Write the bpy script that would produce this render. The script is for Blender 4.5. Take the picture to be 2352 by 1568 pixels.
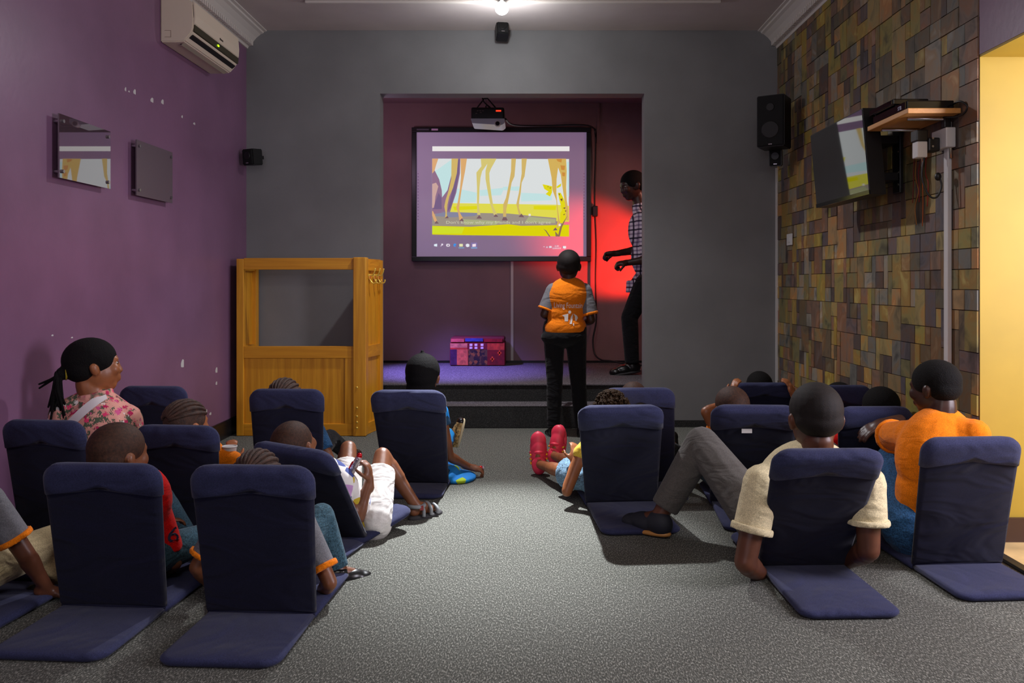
import bpy, bmesh, math, random
from mathutils import Vector, Matrix
from mathutils.bvhtree import BVHTree
random.seed(11)
V = Vector
for o in list(bpy.data.objects): bpy.data.objects.remove(o)
SC = bpy.context.scene; COL = SC.collection
# ---------------------------------------------------------------- camera
F, CX, CY, H = 1900.0, 1220.0, 650.0, 1.06
cam = bpy.data.cameras.new('camera'); camo = bpy.data.objects.new('camera', cam); COL.objects.link(camo)
camo.location = (0, 0, H); camo.rotation_euler = (math.pi/2, 0, 0)
cam.sensor_width = 36; cam.lens = 36*F/2352
cam.shift_x = -(CX-1176)/2352; cam.shift_y = -(784-CY)/2352
cam.clip_start = .05; SC.camera = camo
# ---------------------------------------------------------------- world, lights, exposure
SC.view_settings.view_transform = 'Standard'; SC.view_settings.look = 'None'
SC.view_settings.exposure = 0; SC.view_settings.gamma = 1; SC.view_settings.use_curve_mapping = False
w = bpy.data.worlds.new('world'); SC.world = w; w.use_nodes = True
w.node_tree.nodes['Background'].inputs[0].default_value = (.6, .65, .8, 1)
w.node_tree.nodes['Background'].inputs[1].default_value = .03
def light(name, kind, loc, target, energy, col, **kw):
    l = bpy.data.lights.new(name, kind); o = bpy.data.objects.new(name, l); COL.objects.link(o)
    o.location = loc
    if target is not None: o.rotation_euler = (V(target)-V(loc)).to_track_quat('-Z', 'Y').to_euler()
    l.energy = energy; l.color = col
    for k, v in kw.items(): setattr(l, k, v)
    return o
# ceiling spot lamp (visible), aimed back at the carpet between the chairs
light('spot_lamp_beam', 'SPOT', (-.19, 5.36, 2.78), (-.14, 3.50, 0), 1450, (.92, .95, 1), spot_size=math.radians(33), spot_blend=1, shadow_soft_size=.035)
light('spot_lamp_glow', 'POINT', (-.19, 5.34, 2.70), None, 13, (.95, .97, 1), shadow_soft_size=.03)
light('spot_lamp_spill', 'SPOT', (-.19, 5.34, 2.74), (-.1, 4.3, 0), 185, (.97, .96, 1), spot_size=math.radians(140), spot_blend=1, shadow_soft_size=.035)
# unseen fill lights added overhead and at the rear
light('rear_overhead_fill', 'AREA', (.1, .35, 2.88), (.1, 1.5, 0), 34, (1, .96, .9), shape='RECTANGLE', size=1.3, size_y=.6)  # added fill for the near carpet and chairs, no fixture built
light('rear_fill', 'AREA', (-.9, -1.9, 1.7), (-.9, 3, 1.2), 26, (.86, .82, 1), shape='RECTANGLE', size=1.3, size_y=1.3)  # added fill for camera-facing surfaces; the rear wall has no window
# lamp of the yellow side room, spilling through the opening
light('hallway_lamp', 'AREA', (2.75, 1.9, 2.3), (2.0, 2.6, .6), 5, (1, .97, .9), shape='DISK', size=.5)
light('hallway_daylight', 'AREA', (2.9, 2.2, 1.45), (-2.1, 3.0, .8), 85, (.9, .86, 1), shape='RECTANGLE', size=.9, size_y=1.3)
# stage spots hidden behind the wall either side of the opening, plus added recess fills
light('red_stage_light', 'SPOT', (1.60, 7.25, 1.05), (.84, 7.95, 1.32), 330, (1, .03, .015), spot_size=math.radians(48), spot_blend=.5, shadow_soft_size=.05)
light('stage_warm_fill', 'SPOT', (1.7, 6.7, 2.2), (.2, 7.9, 1.2), 26, (1, .40, .30), spot_size=math.radians(95), spot_blend=.9, shadow_soft_size=.08)  # added warm fill that tints the recess walls
light('violet_stage_light', 'SPOT', (-1.45, 6.75, 2.3), (-.70, 7.12, .3), 700, (.3, .22, 1), spot_size=math.radians(50), spot_blend=.9, shadow_soft_size=.05)
light('stage_mauve_fill', 'POINT', (-1.4, 7.0, 2.2), None, 8, (.75, .5, .75), shadow_soft_size=.1)  # added mauve fill for the recess, not a stage spot
# ---------------------------------------------------------------- materials
def lin(c): return tuple((x/255/12.92 if x/255 <= .04045 else ((x/255+.055)/1.055)**2.4) for x in c)+(1,)
def newmat(name):
    m = bpy.data.materials.new(name); m.use_nodes = True
    nt = m.node_tree; return m, nt, nt.nodes['Principled BSDF']
def N(nt, t, **kw):
    n = nt.nodes.new('ShaderNode'+t)
    for k, v in kw.items():
        if k in n.inputs.keys(): n.inputs[k].default_value = v
        else: setattr(n, k, v)
    return n
def coord(nt, scale=(1, 1, 1), rot=(0, 0, 0)):
    t = N(nt, 'TexCoord'); mp = N(nt, 'Mapping'); nt.links.new(t.outputs['Object'], mp.inputs[0])
    mp.inputs['Scale'].default_value = scale; mp.inputs['Rotation'].default_value = rot
    return mp.outputs[0]
def ramp(nt, fac, stops, interp='LINEAR'):
    r = N(nt, 'ValToRGB'); r.color_ramp.interpolation = interp; e = r.color_ramp.elements
    while len(e) < len(stops): e.new(.5)
    for i, (p, c) in enumerate(stops): e[i].position = p; e[i].color = c if len(c) == 4 else lin(c)
    nt.links.new(fac, r.inputs[0]); return r.outputs[0]
def bump(nt, b, hgt, strength, dist=.01):
    n = N(nt, 'Bump'); n.inputs['Strength'].default_value = strength; n.inputs['Distance'].default_value = dist
    nt.links.new(hgt, n.inputs['Height']); nt.links.new(n.outputs[0], b.inputs['Normal'])
def mat(name, col, rough=.6, metal=0, spec=.5, var=0, vscale=6, bmp=0, bscale=40, bdist=.004, stretch=(1, 1, 1), emit=None, estr=1, coat=0):
    m, nt, b = newmat(name)
    b.inputs['Base Color'].default_value = lin(col); b.inputs['Roughness'].default_value = rough
    b.inputs['Metallic'].default_value = metal; b.inputs['Specular IOR Level'].default_value = spec
    if coat: b.inputs['Coat Weight'].default_value = coat
    if var or bmp: co = coord(nt, stretch)
    if var:
        n = N(nt, 'TexNoise', Scale=vscale, Detail=5); nt.links.new(co, n.inputs['Vector'])
        d = tuple(max(0, c*(1-var)) for c in col); l = tuple(min(255, c*(1+var)) for c in col)
        nt.links.new(ramp(nt, n.outputs[0], [(.3, d), (.7, l)]), b.inputs['Base Color'])
    if bmp:
        n2 = N(nt, 'TexNoise', Scale=bscale, Detail=4); nt.links.new(co, n2.inputs['Vector']); bump(nt, b, n2.outputs[0], bmp, bdist)
    if emit: b.inputs['Emission Color'].default_value = lin(emit); b.inputs['Emission Strength'].default_value = estr
    return m
def fabric(name, col, wr=.5, fine=300, rough=.9, var=.12, wscale=7):
    m, nt, b = newmat(name); b.inputs['Roughness'].default_value = rough; b.inputs['Specular IOR Level'].default_value = .15
    b.inputs['Sheen Weight'].default_value = .08
    co = coord(nt)
    n = N(nt, 'TexNoise', Scale=fine, Detail=2); nt.links.new(co, n.inputs['Vector'])
    nt.links.new(ramp(nt, n.outputs[0], [(.3, tuple(c*(1-var) for c in col)), (.7, tuple(min(255, c*(1+var)) for c in col))]), b.inputs['Base Color'])
    n2 = N(nt, 'TexNoise', Scale=wscale, Detail=2, Distortion=1.2); nt.links.new(coord(nt, (1, 1, 2.2)), n2.inputs['Vector'])
    bump(nt, b, n2.outputs[0], wr, .03); return m
def emis(name, col, s=1.0):
    m, nt, b = newmat(name); b.inputs['Base Color'].default_value = (.02, .02, .02, 1); b.inputs['Roughness'].default_value = .7
    b.inputs['Specular IOR Level'].default_value = 0
    b.inputs['Emission Color'].default_value = lin(col); b.inputs['Emission Strength'].default_value = s; return m
def carpet(name, c0, c1):
    m, nt, b = newmat(name); b.inputs['Roughness'].default_value = .95; b.inputs['Specular IOR Level'].default_value = .1
    co = coord(nt, (1, .36, 1), (0, 0, .3)); n = N(nt, 'TexNoise', Scale=240, Detail=3, Roughness=.7); nt.links.new(co, n.inputs['Vector'])
    nt.links.new(ramp(nt, n.outputs[0], [(.40, c0), (.53, tuple(.62*a+.38*b for a, b in zip(c0, c1))), (.66, tuple(min(255, 1.22*x) for x in c1))]), b.inputs['Base Color'])
    bump(nt, b, n.outputs[0], .35, .004); return m
def wood(name, c0, c1, axis=2):
    m, nt, b = newmat(name); b.inputs['Roughness'].default_value = .42
    s = [38, 38, 38]; s[axis] = 2.2
    n = N(nt, 'TexNoise', Scale=1.0, Detail=6, Distortion=.6); nt.links.new(coord(nt, s), n.inputs['Vector'])
    nt.links.new(ramp(nt, n.outputs[0], [(.3, c0), (.7, c1)]), b.inputs['Base Color']); bump(nt, b, n.outputs[0], .08, .002); return m
M = {}
M['purple'] = mat('purple_paint', (123, 88, 116), .38, var=.05, vscale=3, bmp=.12, bscale=35, spec=.4)
M['gray'] = mat('gray_paint', (120, 120, 120), .75, var=.04, vscale=3, bmp=.1, bscale=60)
M['mauve'] = mat('mauve_paint', (136, 108, 108), .7, var=.04, vscale=3)
M['yellow'] = mat('yellow_paint', (178, 148, 44), .6, var=.03, vscale=4)
M['ceil'] = mat('ceiling_plaster', (200, 190, 186), .9, var=.03, vscale=3)
M['white'] = mat('white_plaster', (205, 198, 190), .6)
M['plastic_w'] = mat('white_plastic', (205, 203, 200), .4)
M['plastic_b'] = mat('black_plastic', (9, 9, 10), .45)
M['plastic_bg'] = mat('gloss_black', (4, 4, 6), .12)
M['grille'] = mat('speaker_cloth', (6, 6, 7), .9, bmp=.5, bscale=500)
M['cream'] = mat('aircon_cream', (214, 200, 178), .4)
M['carpet'] = carpet('gray_carpet', (70, 71, 66), (132, 132, 124))
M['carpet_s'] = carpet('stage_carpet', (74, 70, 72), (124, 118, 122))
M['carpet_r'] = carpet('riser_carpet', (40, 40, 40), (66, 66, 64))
M['skirt'] = mat('dark_skirting', (22, 20, 22), .35)
M['skirt_b'] = mat('brown_skirting', (66, 44, 34), .3)
M['tile_y'] = mat('cream_tile_floor', (212, 184, 128), .3, var=.08, vscale=9)
M['navy'] = fabric('navy_cover', (48, 51, 80), .6, wscale=3.6)
M['navy_shade'] = fabric('navy_cover_shaded', (27, 28, 48), .7, wscale=3.4)  # darker copy of the cover: shade on the backrests put into the colour
M['oak'] = wood('oak', (190, 124, 20), (220, 156, 36)); M['oak_x'] = wood('oak_rail', (190, 122, 18), (218, 152, 34), 0); M['oak_y'] = wood('oak_side', (190, 122, 18), (218, 152, 34), 1)
M['shelf'] = wood('shelf_pine', (186, 128, 66), (206, 150, 86), 1)
M['steel'] = mat('steel', (190, 190, 192), .25, 1); M['brass'] = mat('brass', (236, 206, 96), .3, .5)
M['black_frame'] = mat('black_frame', (10, 9, 12), .35)
M['mirror'] = mat('dark_glass', (3, 3, 4), .03, spec=1.0, coat=1)
def acrylic():
    m, nt, b = newmat('smoked_acrylic'); b.inputs['Base Color'].default_value = lin((74, 58, 66)); b.inputs['Roughness'].default_value = .02
    b.inputs['Specular IOR Level'].default_value = 1; b.inputs['Coat Weight'].default_value = 1; b.inputs['Coat IOR'].default_value = 2.2; b.inputs['Coat Roughness'].default_value = .01; return m
M['acrylic'] = acrylic()
M['acrylic2'] = mat('frosted_acrylic', (92, 78, 86), .3)
def skin(name, c):
    return mat(name, c, .42, spec=.45, var=.1, vscale=14, bmp=.05, bscale=200, bdist=.001)
SK = [skin('skin_deep', (92, 54, 36)), skin('skin_brown', (118, 72, 46)), skin('skin_warm', (150, 92, 56)), skin('skin_dark', (60, 34, 24))]
M['hair'] = mat('black_hair', (12, 10, 10), .85, spec=.2, bmp=.8, bscale=260, bdist=.004)
M['hair_s'] = mat('shaved_hair', (58, 35, 22), .66, spec=.3, var=.25, vscale=120, bmp=.6, bscale=500, bdist=.002)
M['hair_d'] = mat('dark_buzz_hair', (22, 15, 12), .72, spec=.3, var=.25, vscale=120, bmp=.6, bscale=500, bdist=.002)
M['hair_b'] = mat('brown_curls', (44, 31, 19), .95, spec=.08, bmp=.8, bscale=300)
M['hair_r'] = mat('brown_braids', (58, 36, 24), .7, var=.3, vscale=60, bmp=.7, bscale=300)
M['orange'] = fabric('orange_polo', (240, 124, 16), .45); M['graycl'] = fabric('gray_jersey', (112, 112, 116), .4)
M['black_tr'] = fabric('black_trousers', (20, 20, 22), .5); M['red'] = fabric('red_shirt', (214, 16, 14), .3)
M['jeans'] = fabric('blue_jeans', (40, 76, 112), .5, var=.3, fine=200); M['jeans_t'] = fabric('teal_jeans', (52, 78, 90), .5, var=.3, fine=200)
M['denim_l'] = fabric('light_denim', (104, 134, 156), .6, var=.35, fine=160); M['khaki'] = fabric('khaki', (186, 170, 130), .5)
M['creamcl'] = fabric('cream_polo', (214, 200, 160), .45); M['grey_tr'] = fabric('grey_chinos', (86, 82, 78), .5)
M['whitecl'] = fabric('white_shorts', (222, 218, 212), .5, var=.05); M['yellowcl'] = fabric('yellow_shirt', (226, 190, 66), .4)
M['black_sh'] = mat('black_leather', (12, 12, 13), .3); M['blue_sh'] = mat('navy_canvas', (30, 32, 42), .7)
M['pink_sh'] = mat('coral_shoe', (250, 62, 92), .45); M['sole_w'] = mat('cream_sole', (220, 208, 168), .6); M['sole_t'] = mat('tan_sole', (186, 130, 66), .5)
M['sole_d'] = mat('dark_sole', (50, 48, 50), .8); M['strap'] = mat('gray_strap', (132, 136, 138), .6); M['neon'] = mat('neon_stripe', (255, 196, 30), .5)
M['canvas_n'] = fabric('patterned_canvas', (150, 128, 84), .3, var=.6, fine=60)
M['foil_r'] = mat('red_foil', (200, 20, 30), .18, .6); M['foil'] = mat('silver_foil', (215, 200, 205), .15, .85, bmp=.6, bscale=90)
M['white_strap'] = mat('white_strap', (232, 226, 226), .6); M['hairtie'] = mat('yellow_band', (190, 170, 40), .6)
def floral():
    m, nt, b = newmat('pink_floral'); b.inputs['Roughness'].default_value = .9
    co = coord(nt, (1, 1, 1))
    v1 = N(nt, 'TexVoronoi', Scale=42); v2 = N(nt, 'TexVoronoi', Scale=62); nz = N(nt, 'TexNoise', Scale=60, Detail=2)
    add = N(nt, 'VectorMath', operation='MULTIPLY_ADD'); add.inputs[1].default_value = (.03, .03, .03)
    nt.links.new(nz.outputs['Color'], add.inputs[0]); nt.links.new(co, add.inputs[2])
    for v in (v1, v2): nt.links.new(add.outputs[0], v.inputs['Vector'])
    sep = N(nt, 'SeparateColor'); nt.links.new(v1.outputs['Color'], sep.inputs[0])
    fl = ramp(nt, sep.outputs[0], [(0, (190, 22, 84)), (.35, (230, 60, 110)), (.6, (240, 232, 226)), (.8, (214, 90, 140))], 'CONSTANT')
    fm = ramp(nt, v1.outputs['Distance'], [(0, (255, 255, 255)), (.42, (255, 255, 255)), (.46, (0, 0, 0)), (1, (0, 0, 0))])
    pres = ramp(nt, sep.outputs[1], [(0, (255, 255, 255)), (.62, (0, 0, 0))], 'CONSTANT')
    mm = N(nt, 'Mix', data_type='RGBA', blend_type='MULTIPLY'); mm.inputs[0].default_value = 1
    nt.links.new(fm, mm.inputs[6]); nt.links.new(pres, mm.inputs[7])
    s2 = N(nt, 'SeparateColor'); nt.links.new(v2.outputs['Color'], s2.inputs[0])
    lm = ramp(nt, s2.outputs[2], [(0, (84, 96, 74)), (.3, (226, 160, 144))], 'CONSTANT')
    mx = N(nt, 'Mix', data_type='RGBA'); nt.links.new(mm.outputs[2], mx.inputs[0]); nt.links.new(lm, mx.inputs[6]); nt.links.new(fl, mx.inputs[7])
    nt.links.new(mx.outputs[2], b.inputs['Base Color']); return m
M['floral'] = floral()
def plaid():
    m, nt, b = newmat('plaid_shirt'); b.inputs['Roughness'].default_value = .9; co = coord(nt); outs = []
    for ax in 'XYZ':
        wv = N(nt, 'TexWave', bands_direction=ax, Scale=5.2 if ax != 'Z' else 4.6); nt.links.new(co, wv.inputs['Vector'])
        outs.append(ramp(nt, wv.outputs['Fac'], [(0, (70, 62, 84)), (.07, (70, 62, 84)), (.12, (244, 240, 244)), (.88, (244, 240, 244)), (.93, (170, 160, 180)), (1, (170, 160, 180))]))
    mx = N(nt, 'Mix', data_type='RGBA', blend_type='MULTIPLY'); mx.inputs[0].default_value = 1
    nt.links.new(outs[0], mx.inputs[6]); nt.links.new(outs[2], mx.inputs[7]); nt.links.new(mx.outputs[2], b.inputs['Base Color']); return m
M['plaid'] = plaid()
def patches(name, cols, scale):
    m, nt, b = newmat(name); b.inputs['Roughness'].default_value = .85
    v = N(nt, 'TexVoronoi', Scale=scale); nt.links.new(coord(nt), v.inputs['Vector']); s = N(nt, 'SeparateColor'); nt.links.new(v.outputs['Color'], s.inputs[0])
    nt.links.new(ramp(nt, s.outputs[0], [(i/len(cols), c) for i, c in enumerate(cols)], 'CONSTANT'), b.inputs['Base Color']); return m
M['dress'] = patches('blue_print_dress', [(20, 130, 214), (24, 150, 226), (18, 120, 200), (170, 200, 40), (20, 140, 220), (16, 60, 90)], 16)
M['kidprint'] = patches('white_print_shirt', [(230, 226, 222), (232, 228, 222), (196, 150, 200), (226, 222, 216), (196, 170, 40), (60, 76, 140)], 22)
# ---------------------------------------------------------------- mesh helpers
def W(px, py, Y): return V(((px-CX)*Y/F, Y, H-(py-CY)*Y/F))
def FL(px, py, z=0.0):
    Y = (H-z)*F/(py-CY); return V(((px-CX)*Y/F, Y, z))
def tag(o, label, cat, group=None, kind=None):
    o['label'] = label; o['category'] = cat
    if group: o['group'] = group
    if kind: o['kind'] = kind
    return o
def root(name, loc, label, cat, group=None, kind=None):
    o = bpy.data.objects.new(name, None); COL.objects.link(o); o.location = loc; o.empty_display_size = .05
    return tag(o, label, cat, group, kind)
def orig(p):
    v = V((0, 0, 0))
    while p is not None: v = v+V(p.location); p = p.parent
    return v
def mk(name, verts, faces, m, parent=None, smooth=False, loc=None, label=None):
    """world-space verts -> one mesh object (local to its parent)"""
    o0 = V(loc) if loc is not None else (V((0, 0, 0)) if parent is not None else V((0, 0, 0)))
    base = orig(parent)+o0 if parent is not None else o0
    me = bpy.data.meshes.new(name); me.from_pydata([tuple(V(v)-base) for v in verts], [], faces)
    for mm in (m if isinstance(m, (list, tuple)) else [m]): me.materials.append(M[mm] if isinstance(mm, str) else mm)
    bm = bmesh.new(); bm.from_mesh(me); bmesh.ops.recalc_face_normals(bm, faces=bm.faces); bm.to_mesh(me); bm.free()
    if smooth: me.polygons.foreach_set('use_smooth', [True]*len(me.polygons))
    o = bpy.data.objects.new(name, me); COL.objects.link(o); o.location = o0
    if parent is not None: o.parent = parent
    if label: o['label'] = label
    return o
def boxg(lo, hi, g=None):
    vs, fs = g if g is not None else ([], []); n = len(vs)
    x0, y0, z0 = lo; x1, y1, z1 = hi
    vs += [(x0, y0, z0), (x1, y0, z0), (x1, y1, z0), (x0, y1, z0), (x0, y0, z1), (x1, y0, z1), (x1, y1, z1), (x0, y1, z1)]
    fs += [tuple(n+i for i in f) for f in ((0, 3, 2, 1), (4, 5, 6, 7), (0, 1, 5, 4), (1, 2, 6, 5), (2, 3, 7, 6), (3, 0, 4, 7))]
    return vs, fs
def box(name, lo, hi, m, parent=None, bev=0, label=None):
    g = boxg(lo, hi); o = mk(name, g[0], g[1], m, parent, label=label)
    if bev:
        bm = bmesh.new(); bm.from_mesh(o.data); bmesh.ops.bevel(bm, geom=bm.edges[:], offset=bev, segments=2, affect='EDGES', profile=.5); bm.to_mesh(o.data); bm.free()
    return o
def prism(name, poly, a, b, axis, m, parent=None, bev=0, label=None):
    """poly of 2D points extruded from a to b along axis (0,1,2)"""
    def p3(u, v, t): return {0: (t, u, v), 1: (u, t, v), 2: (u, v, t)}[axis]
    n = len(poly); vs = [p3(u, v, a) for u, v in poly]+[p3(u, v, b) for u, v in poly]
    fs = [tuple(range(n)), tuple(range(n, 2*n))]+[(i, (i+1) % n, n+(i+1) % n, n+i) for i in range(n)]
    o = mk(name, vs, fs, m, parent, label=label)
    if bev:
        bm = bmesh.new(); bm.from_mesh(o.data); bmesh.ops.bevel(bm, geom=bm.edges[:], offset=bev, segments=2, affect='EDGES'); bm.to_mesh(o.data); bm.free()
    return o
def frame_of(d):
    d = d.normalized(); a = V((0, 0, 1)) if abs(d.z) < .9 else V((1, 0, 0)); x = d.cross(a).normalized(); return x, d.cross(x).normalized()
def capg(p0, r0, p1, r1, g, flat=False, seg=12):
    """tapered capsule (or flat-ended cone) appended to g"""
    vs, fs = g; p0 = V(p0); p1 = V(p1); d = (p1-p0); L = d.length
    if L < 1e-5: d = V((0, 0, 1))
    d.normalize(); x, y = frame_of(d)
    rings = []
    if flat: rings = [(p0, r0), (p1, r1)]
    else:
        for k in range(1, 4): a = math.pi/2*(1-k/3.0); rings.append((p0-d*r0*math.sin(a), r0*math.cos(a)))
        for k in range(0, 3): a = math.pi/2*(k/3.0); rings.append((p1+d*r1*math.sin(a), r1*math.cos(a)))
    n = len(vs)
    for c, r in rings:
        for i in range(seg): t = 2*math.pi*i/seg; vs.append(tuple(c+x*r*math.cos(t)+y*r*math.sin(t)))
    for k in range(len(rings)-1):
        for i in range(seg): j = (i+1) % seg; fs.append((n+k*seg+i, n+k*seg+j, n+(k+1)*seg+j, n+(k+1)*seg+i))
    e0 = p0 if flat else p0-d*r0; e1 = p1 if flat else p1+d*r1
    vs.append(tuple(e0)); vs.append(tuple(e1)); a, b = len(vs)-2, len(vs)-1; l = n+(len(rings)-1)*seg
    for i in range(seg): j = (i+1) % seg; fs.append((a, n+j, n+i)); fs.append((b, l+i, l+j))
    return g
def ellg(c, ax, g, nu=22, nv=14):
    vs, fs = g; c = V(c); X, Y, Z = [V(a) for a in ax]; n = len(vs)
    vs.append(tuple(c+Z))
    for k in range(1, nv):
        a = math.pi*k/nv
        for i in range(nu): t = 2*math.pi*i/nu; vs.append(tuple(c+Z*math.cos(a)+(X*math.cos(t)+Y*math.sin(t))*math.sin(a)))
    vs.append(tuple(c-Z)); e = len(vs)-1
    for i in range(nu):
        j = (i+1) % nu; fs.append((n, n+1+i, n+1+j)); fs.append((e, e-nu+j, e-nu+i))
    for k in range(nv-2):
        for i in range(nu): j = (i+1) % nu; a = n+1+k*nu; fs.append((a+i, a+nu+i, a+nu+j, a+j))
    return g
def geo(parts):
    g = ([], [])
    for p in parts:
        if p[0] == 'c': capg(p[1], p[2], p[3], p[4], g)
        elif p[0] == 't': capg(p[1], p[2], p[3], p[4], g, True, 16)
        else: ellg(p[1], p[2], g)
    return g
def blob(name, parts, vox, m, parent, sm=3, raw=None, label=None):
    g = geo(parts); me = bpy.data.meshes.new('tmp'); me.from_pydata(g[0], [], g[1])
    bm = bmesh.new(); bm.from_mesh(me); bmesh.ops.recalc_face_normals(bm, faces=bm.faces); bm.to_mesh(me); bm.free()
    t = bpy.data.objects.new('tmp', me); COL.objects.link(t)
    r = t.modifiers.new('r', 'REMESH'); r.mode = 'VOXEL'; r.voxel_size = vox
    s = t.modifiers.new('s', 'SMOOTH'); s.factor = .5; s.iterations = sm
    dg = bpy.context.evaluated_depsgraph_get(); ev = t.evaluated_get(dg).to_mesh()
    vs = [tuple(v.co) for v in ev.vertices]; fs = [tuple(p.vertices) for p in ev.polygons]
    t.evaluated_get(dg).to_mesh_clear(); bpy.data.objects.remove(t); bpy.data.meshes.remove(me)
    if raw:
        g2 = geo(raw); n = len(vs); vs += g2[0]; fs += [tuple(n+i for i in f) for f in g2[1]]
    return mk(name, vs, fs, m, parent, True, label=label)
def tubeg(pts, r, g=None, seg=8, smooth=True):
    g = g if g is not None else ([], [])
    P = [V(p) for p in pts]
    if smooth and len(P) > 2:
        Q = []
        for i in range(len(P)-1):
            a, b, c, d = P[max(i-1, 0)], P[i], P[i+1], P[min(i+2, len(P)-1)]
            for k in range(5):
                t = k/5.0; Q.append(.5*((2*b)+(c-a)*t+(2*a-5*b+4*c-d)*t*t+(3*b-a-3*c+d)*t**3))
        P = Q+[P[-1]]
    vs, fs = g; n = len(vs); x = None
    for i, p in enumerate(P):
        d = (P[min(i+1, len(P)-1)]-P[max(i-1, 0)]).normalized()
        if x is None: x, _ = frame_of(d)
        x = (x-d*x.dot(d)).normalized(); y = d.cross(x)
        rr = r(i/(len(P)-1)) if callable(r) else r
        for k in range(seg): t = 2*math.pi*k/seg; vs.append(tuple(p+x*rr*math.cos(t)+y*rr*math.sin(t)))
    for i in range(len(P)-1):
        for k in range(seg): j = (k+1) % seg; fs.append((n+i*seg+k, n+i*seg+j, n+(i+1)*seg+j, n+(i+1)*seg+k))
    fs.append(tuple(n+k for k in range(seg))); fs.append(tuple(n+(len(P)-1)*seg+k for k in range(seg)))
    return g
def tube(name, pts, r, m, parent=None, seg=8, smooth=True, label=None):
    g = tubeg(pts, r, None, seg, smooth); return mk(name, g[0], g[1], m, parent, True, label=label)
def cyl(name, p0, p1, r0, r1, m, parent=None, seg=24):
    g = ([], []); capg(p0, r0, p1, r1, g, True, seg); o = mk(name, g[0], g[1], m, parent); return o
def rrect(w0, w1, L, rad, n=6, arch=0):
    """outline, width w0 at y=0 to w1 at y=L, rounded far corners"""
    pts = [(-w0/2, 0), (w0/2, 0)]; sl = (w1-w0)/2/L
    for k in range(n+1): a = math.pi/2*k/n; pts.append((w1/2-sl*rad-rad+rad*math.cos(a)+sl*rad*math.sin(a), L-rad+rad*math.sin(a)))
    for k in range(n+1): a = math.pi/2+math.pi/2*k/n; pts.append((-(w1/2-sl*rad-rad)+rad*math.cos(a)-sl*rad*math.sin(a), L-rad+rad*math.sin(a)))
    return pts
def padg(outline, t, o, ex, ey, en, g=None, puff=0.0):
    """rounded slab: outline in (ex,ey), thickness t along en, softened rim"""
    vs, fs = g if g is not None else ([], []); n0 = len(vs); n = len(outline)
    cx = sum(p[0] for p in outline)/n; cy = sum(p[1] for p in outline)/n
    rings = [(.75*t, -.5*t), (.28*t, -.38*t), (0, -.12*t), (0, .12*t), (.28*t, .38*t), (.75*t, .5*t)]
    def P(a, b, c): return tuple(V(o)+V(ex)*a+V(ey)*b+V(en)*c)
    for ins, hh in rings:
        for (a, b) in outline:
            dx, dy = cx-a, cy-b; l = math.hypot(dx, dy) or 1; vs.append(P(a+dx/l*ins, b+dy/l*ins, hh))
    for k in range(len(rings)-1):
        for i in range(n): j = (i+1) % n; fs.append((n0+k*n+i, n0+k*n+j, n0+(k+1)*n+j, n0+(k+1)*n+i))
    for sgn, ring in ((-1, 0), (1, len(rings)-1)):
        base = n0+ring*n; mid = len(vs)
        for (a, b) in outline: vs.append(P(a+(cx-a)*.5, b+(cy-b)*.5, sgn*(.5*t+puff*.8)))
        vs.append(P(cx, cy, sgn*(.5*t+puff))); c = len(vs)-1
        for i in range(n):
            j = (i+1) % n; fs.append((base+i, base+j, mid+j, mid+i)); fs.append((mid+i, mid+j, c))
    return vs, fs
def pad(name, outline, t, o, ex, ey, en, m, parent, puff=0, label=None):
    g = padg(outline, t, o, ex, ey, en, None, puff); return mk(name, g[0], g[1], m, parent, True, label=label)
def text_geo(s, size):
    c = bpy.data.curves.new('t', 'FONT'); c.body = s; c.size = size; c.resolution_u = 3
    o = bpy.data.objects.new('t', c); COL.objects.link(o); dg = bpy.context.evaluated_depsgraph_get(); me = o.evaluated_get(dg).to_mesh()
    vs = [tuple(v.co) for v in me.vertices]; fs = [tuple(p.vertices) for p in me.polygons]
    o.evaluated_get(dg).to_mesh_clear(); bpy.data.objects.remove(o); bpy.data.curves.remove(c); return vs, fs
# ================================================================ the room
XL, XR, YB, ZC = -2.10, 1.821, 6.10, 2.923
OL, OR, OT = -1.115, .835, 2.457            # stage opening in the gray wall
YS, ZS, ZT, YT = 7.93, .297, .16, 6.27      # stage back wall, stage floor, tread
YJ = 3.36                                   # far jamb of the side opening
def struct(o, label, cat): return tag(o, label, cat, kind='structure')
struct(box('floor', (XL-.1, -2.1, -.1), (XR, YB+.02, 0), 'carpet'), 'speckled gray carpet of the room', 'floor')
struct(box('wall_left', (XL-.12, -2.1, 0), (XL, YB+.15, ZC), 'purple'), 'glossy purple wall on the left', 'wall')
g = boxg((XL, YB, 0), (OL, YB+.14, ZC)); boxg((OR, YB, 0), (XR+.12, YB+.14, ZC), g); boxg((OL, YB, OT), (OR, YB+.14, ZC), g)
struct(mk('wall_back', g[0], g[1], 'gray'), 'gray wall around the stage opening', 'wall')
struct(box('ceiling', (XL-.1, -2.1, ZC), (XR+.1, YB+.15, ZC+.1), 'ceil'), 'pale plaster ceiling', 'ceiling')
struct(box('wall_rear', (XL-.1, -2.2, 0), (XR+.1, -2.1, ZC), 'purple'), 'purple wall behind the seats', 'wall')
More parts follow.
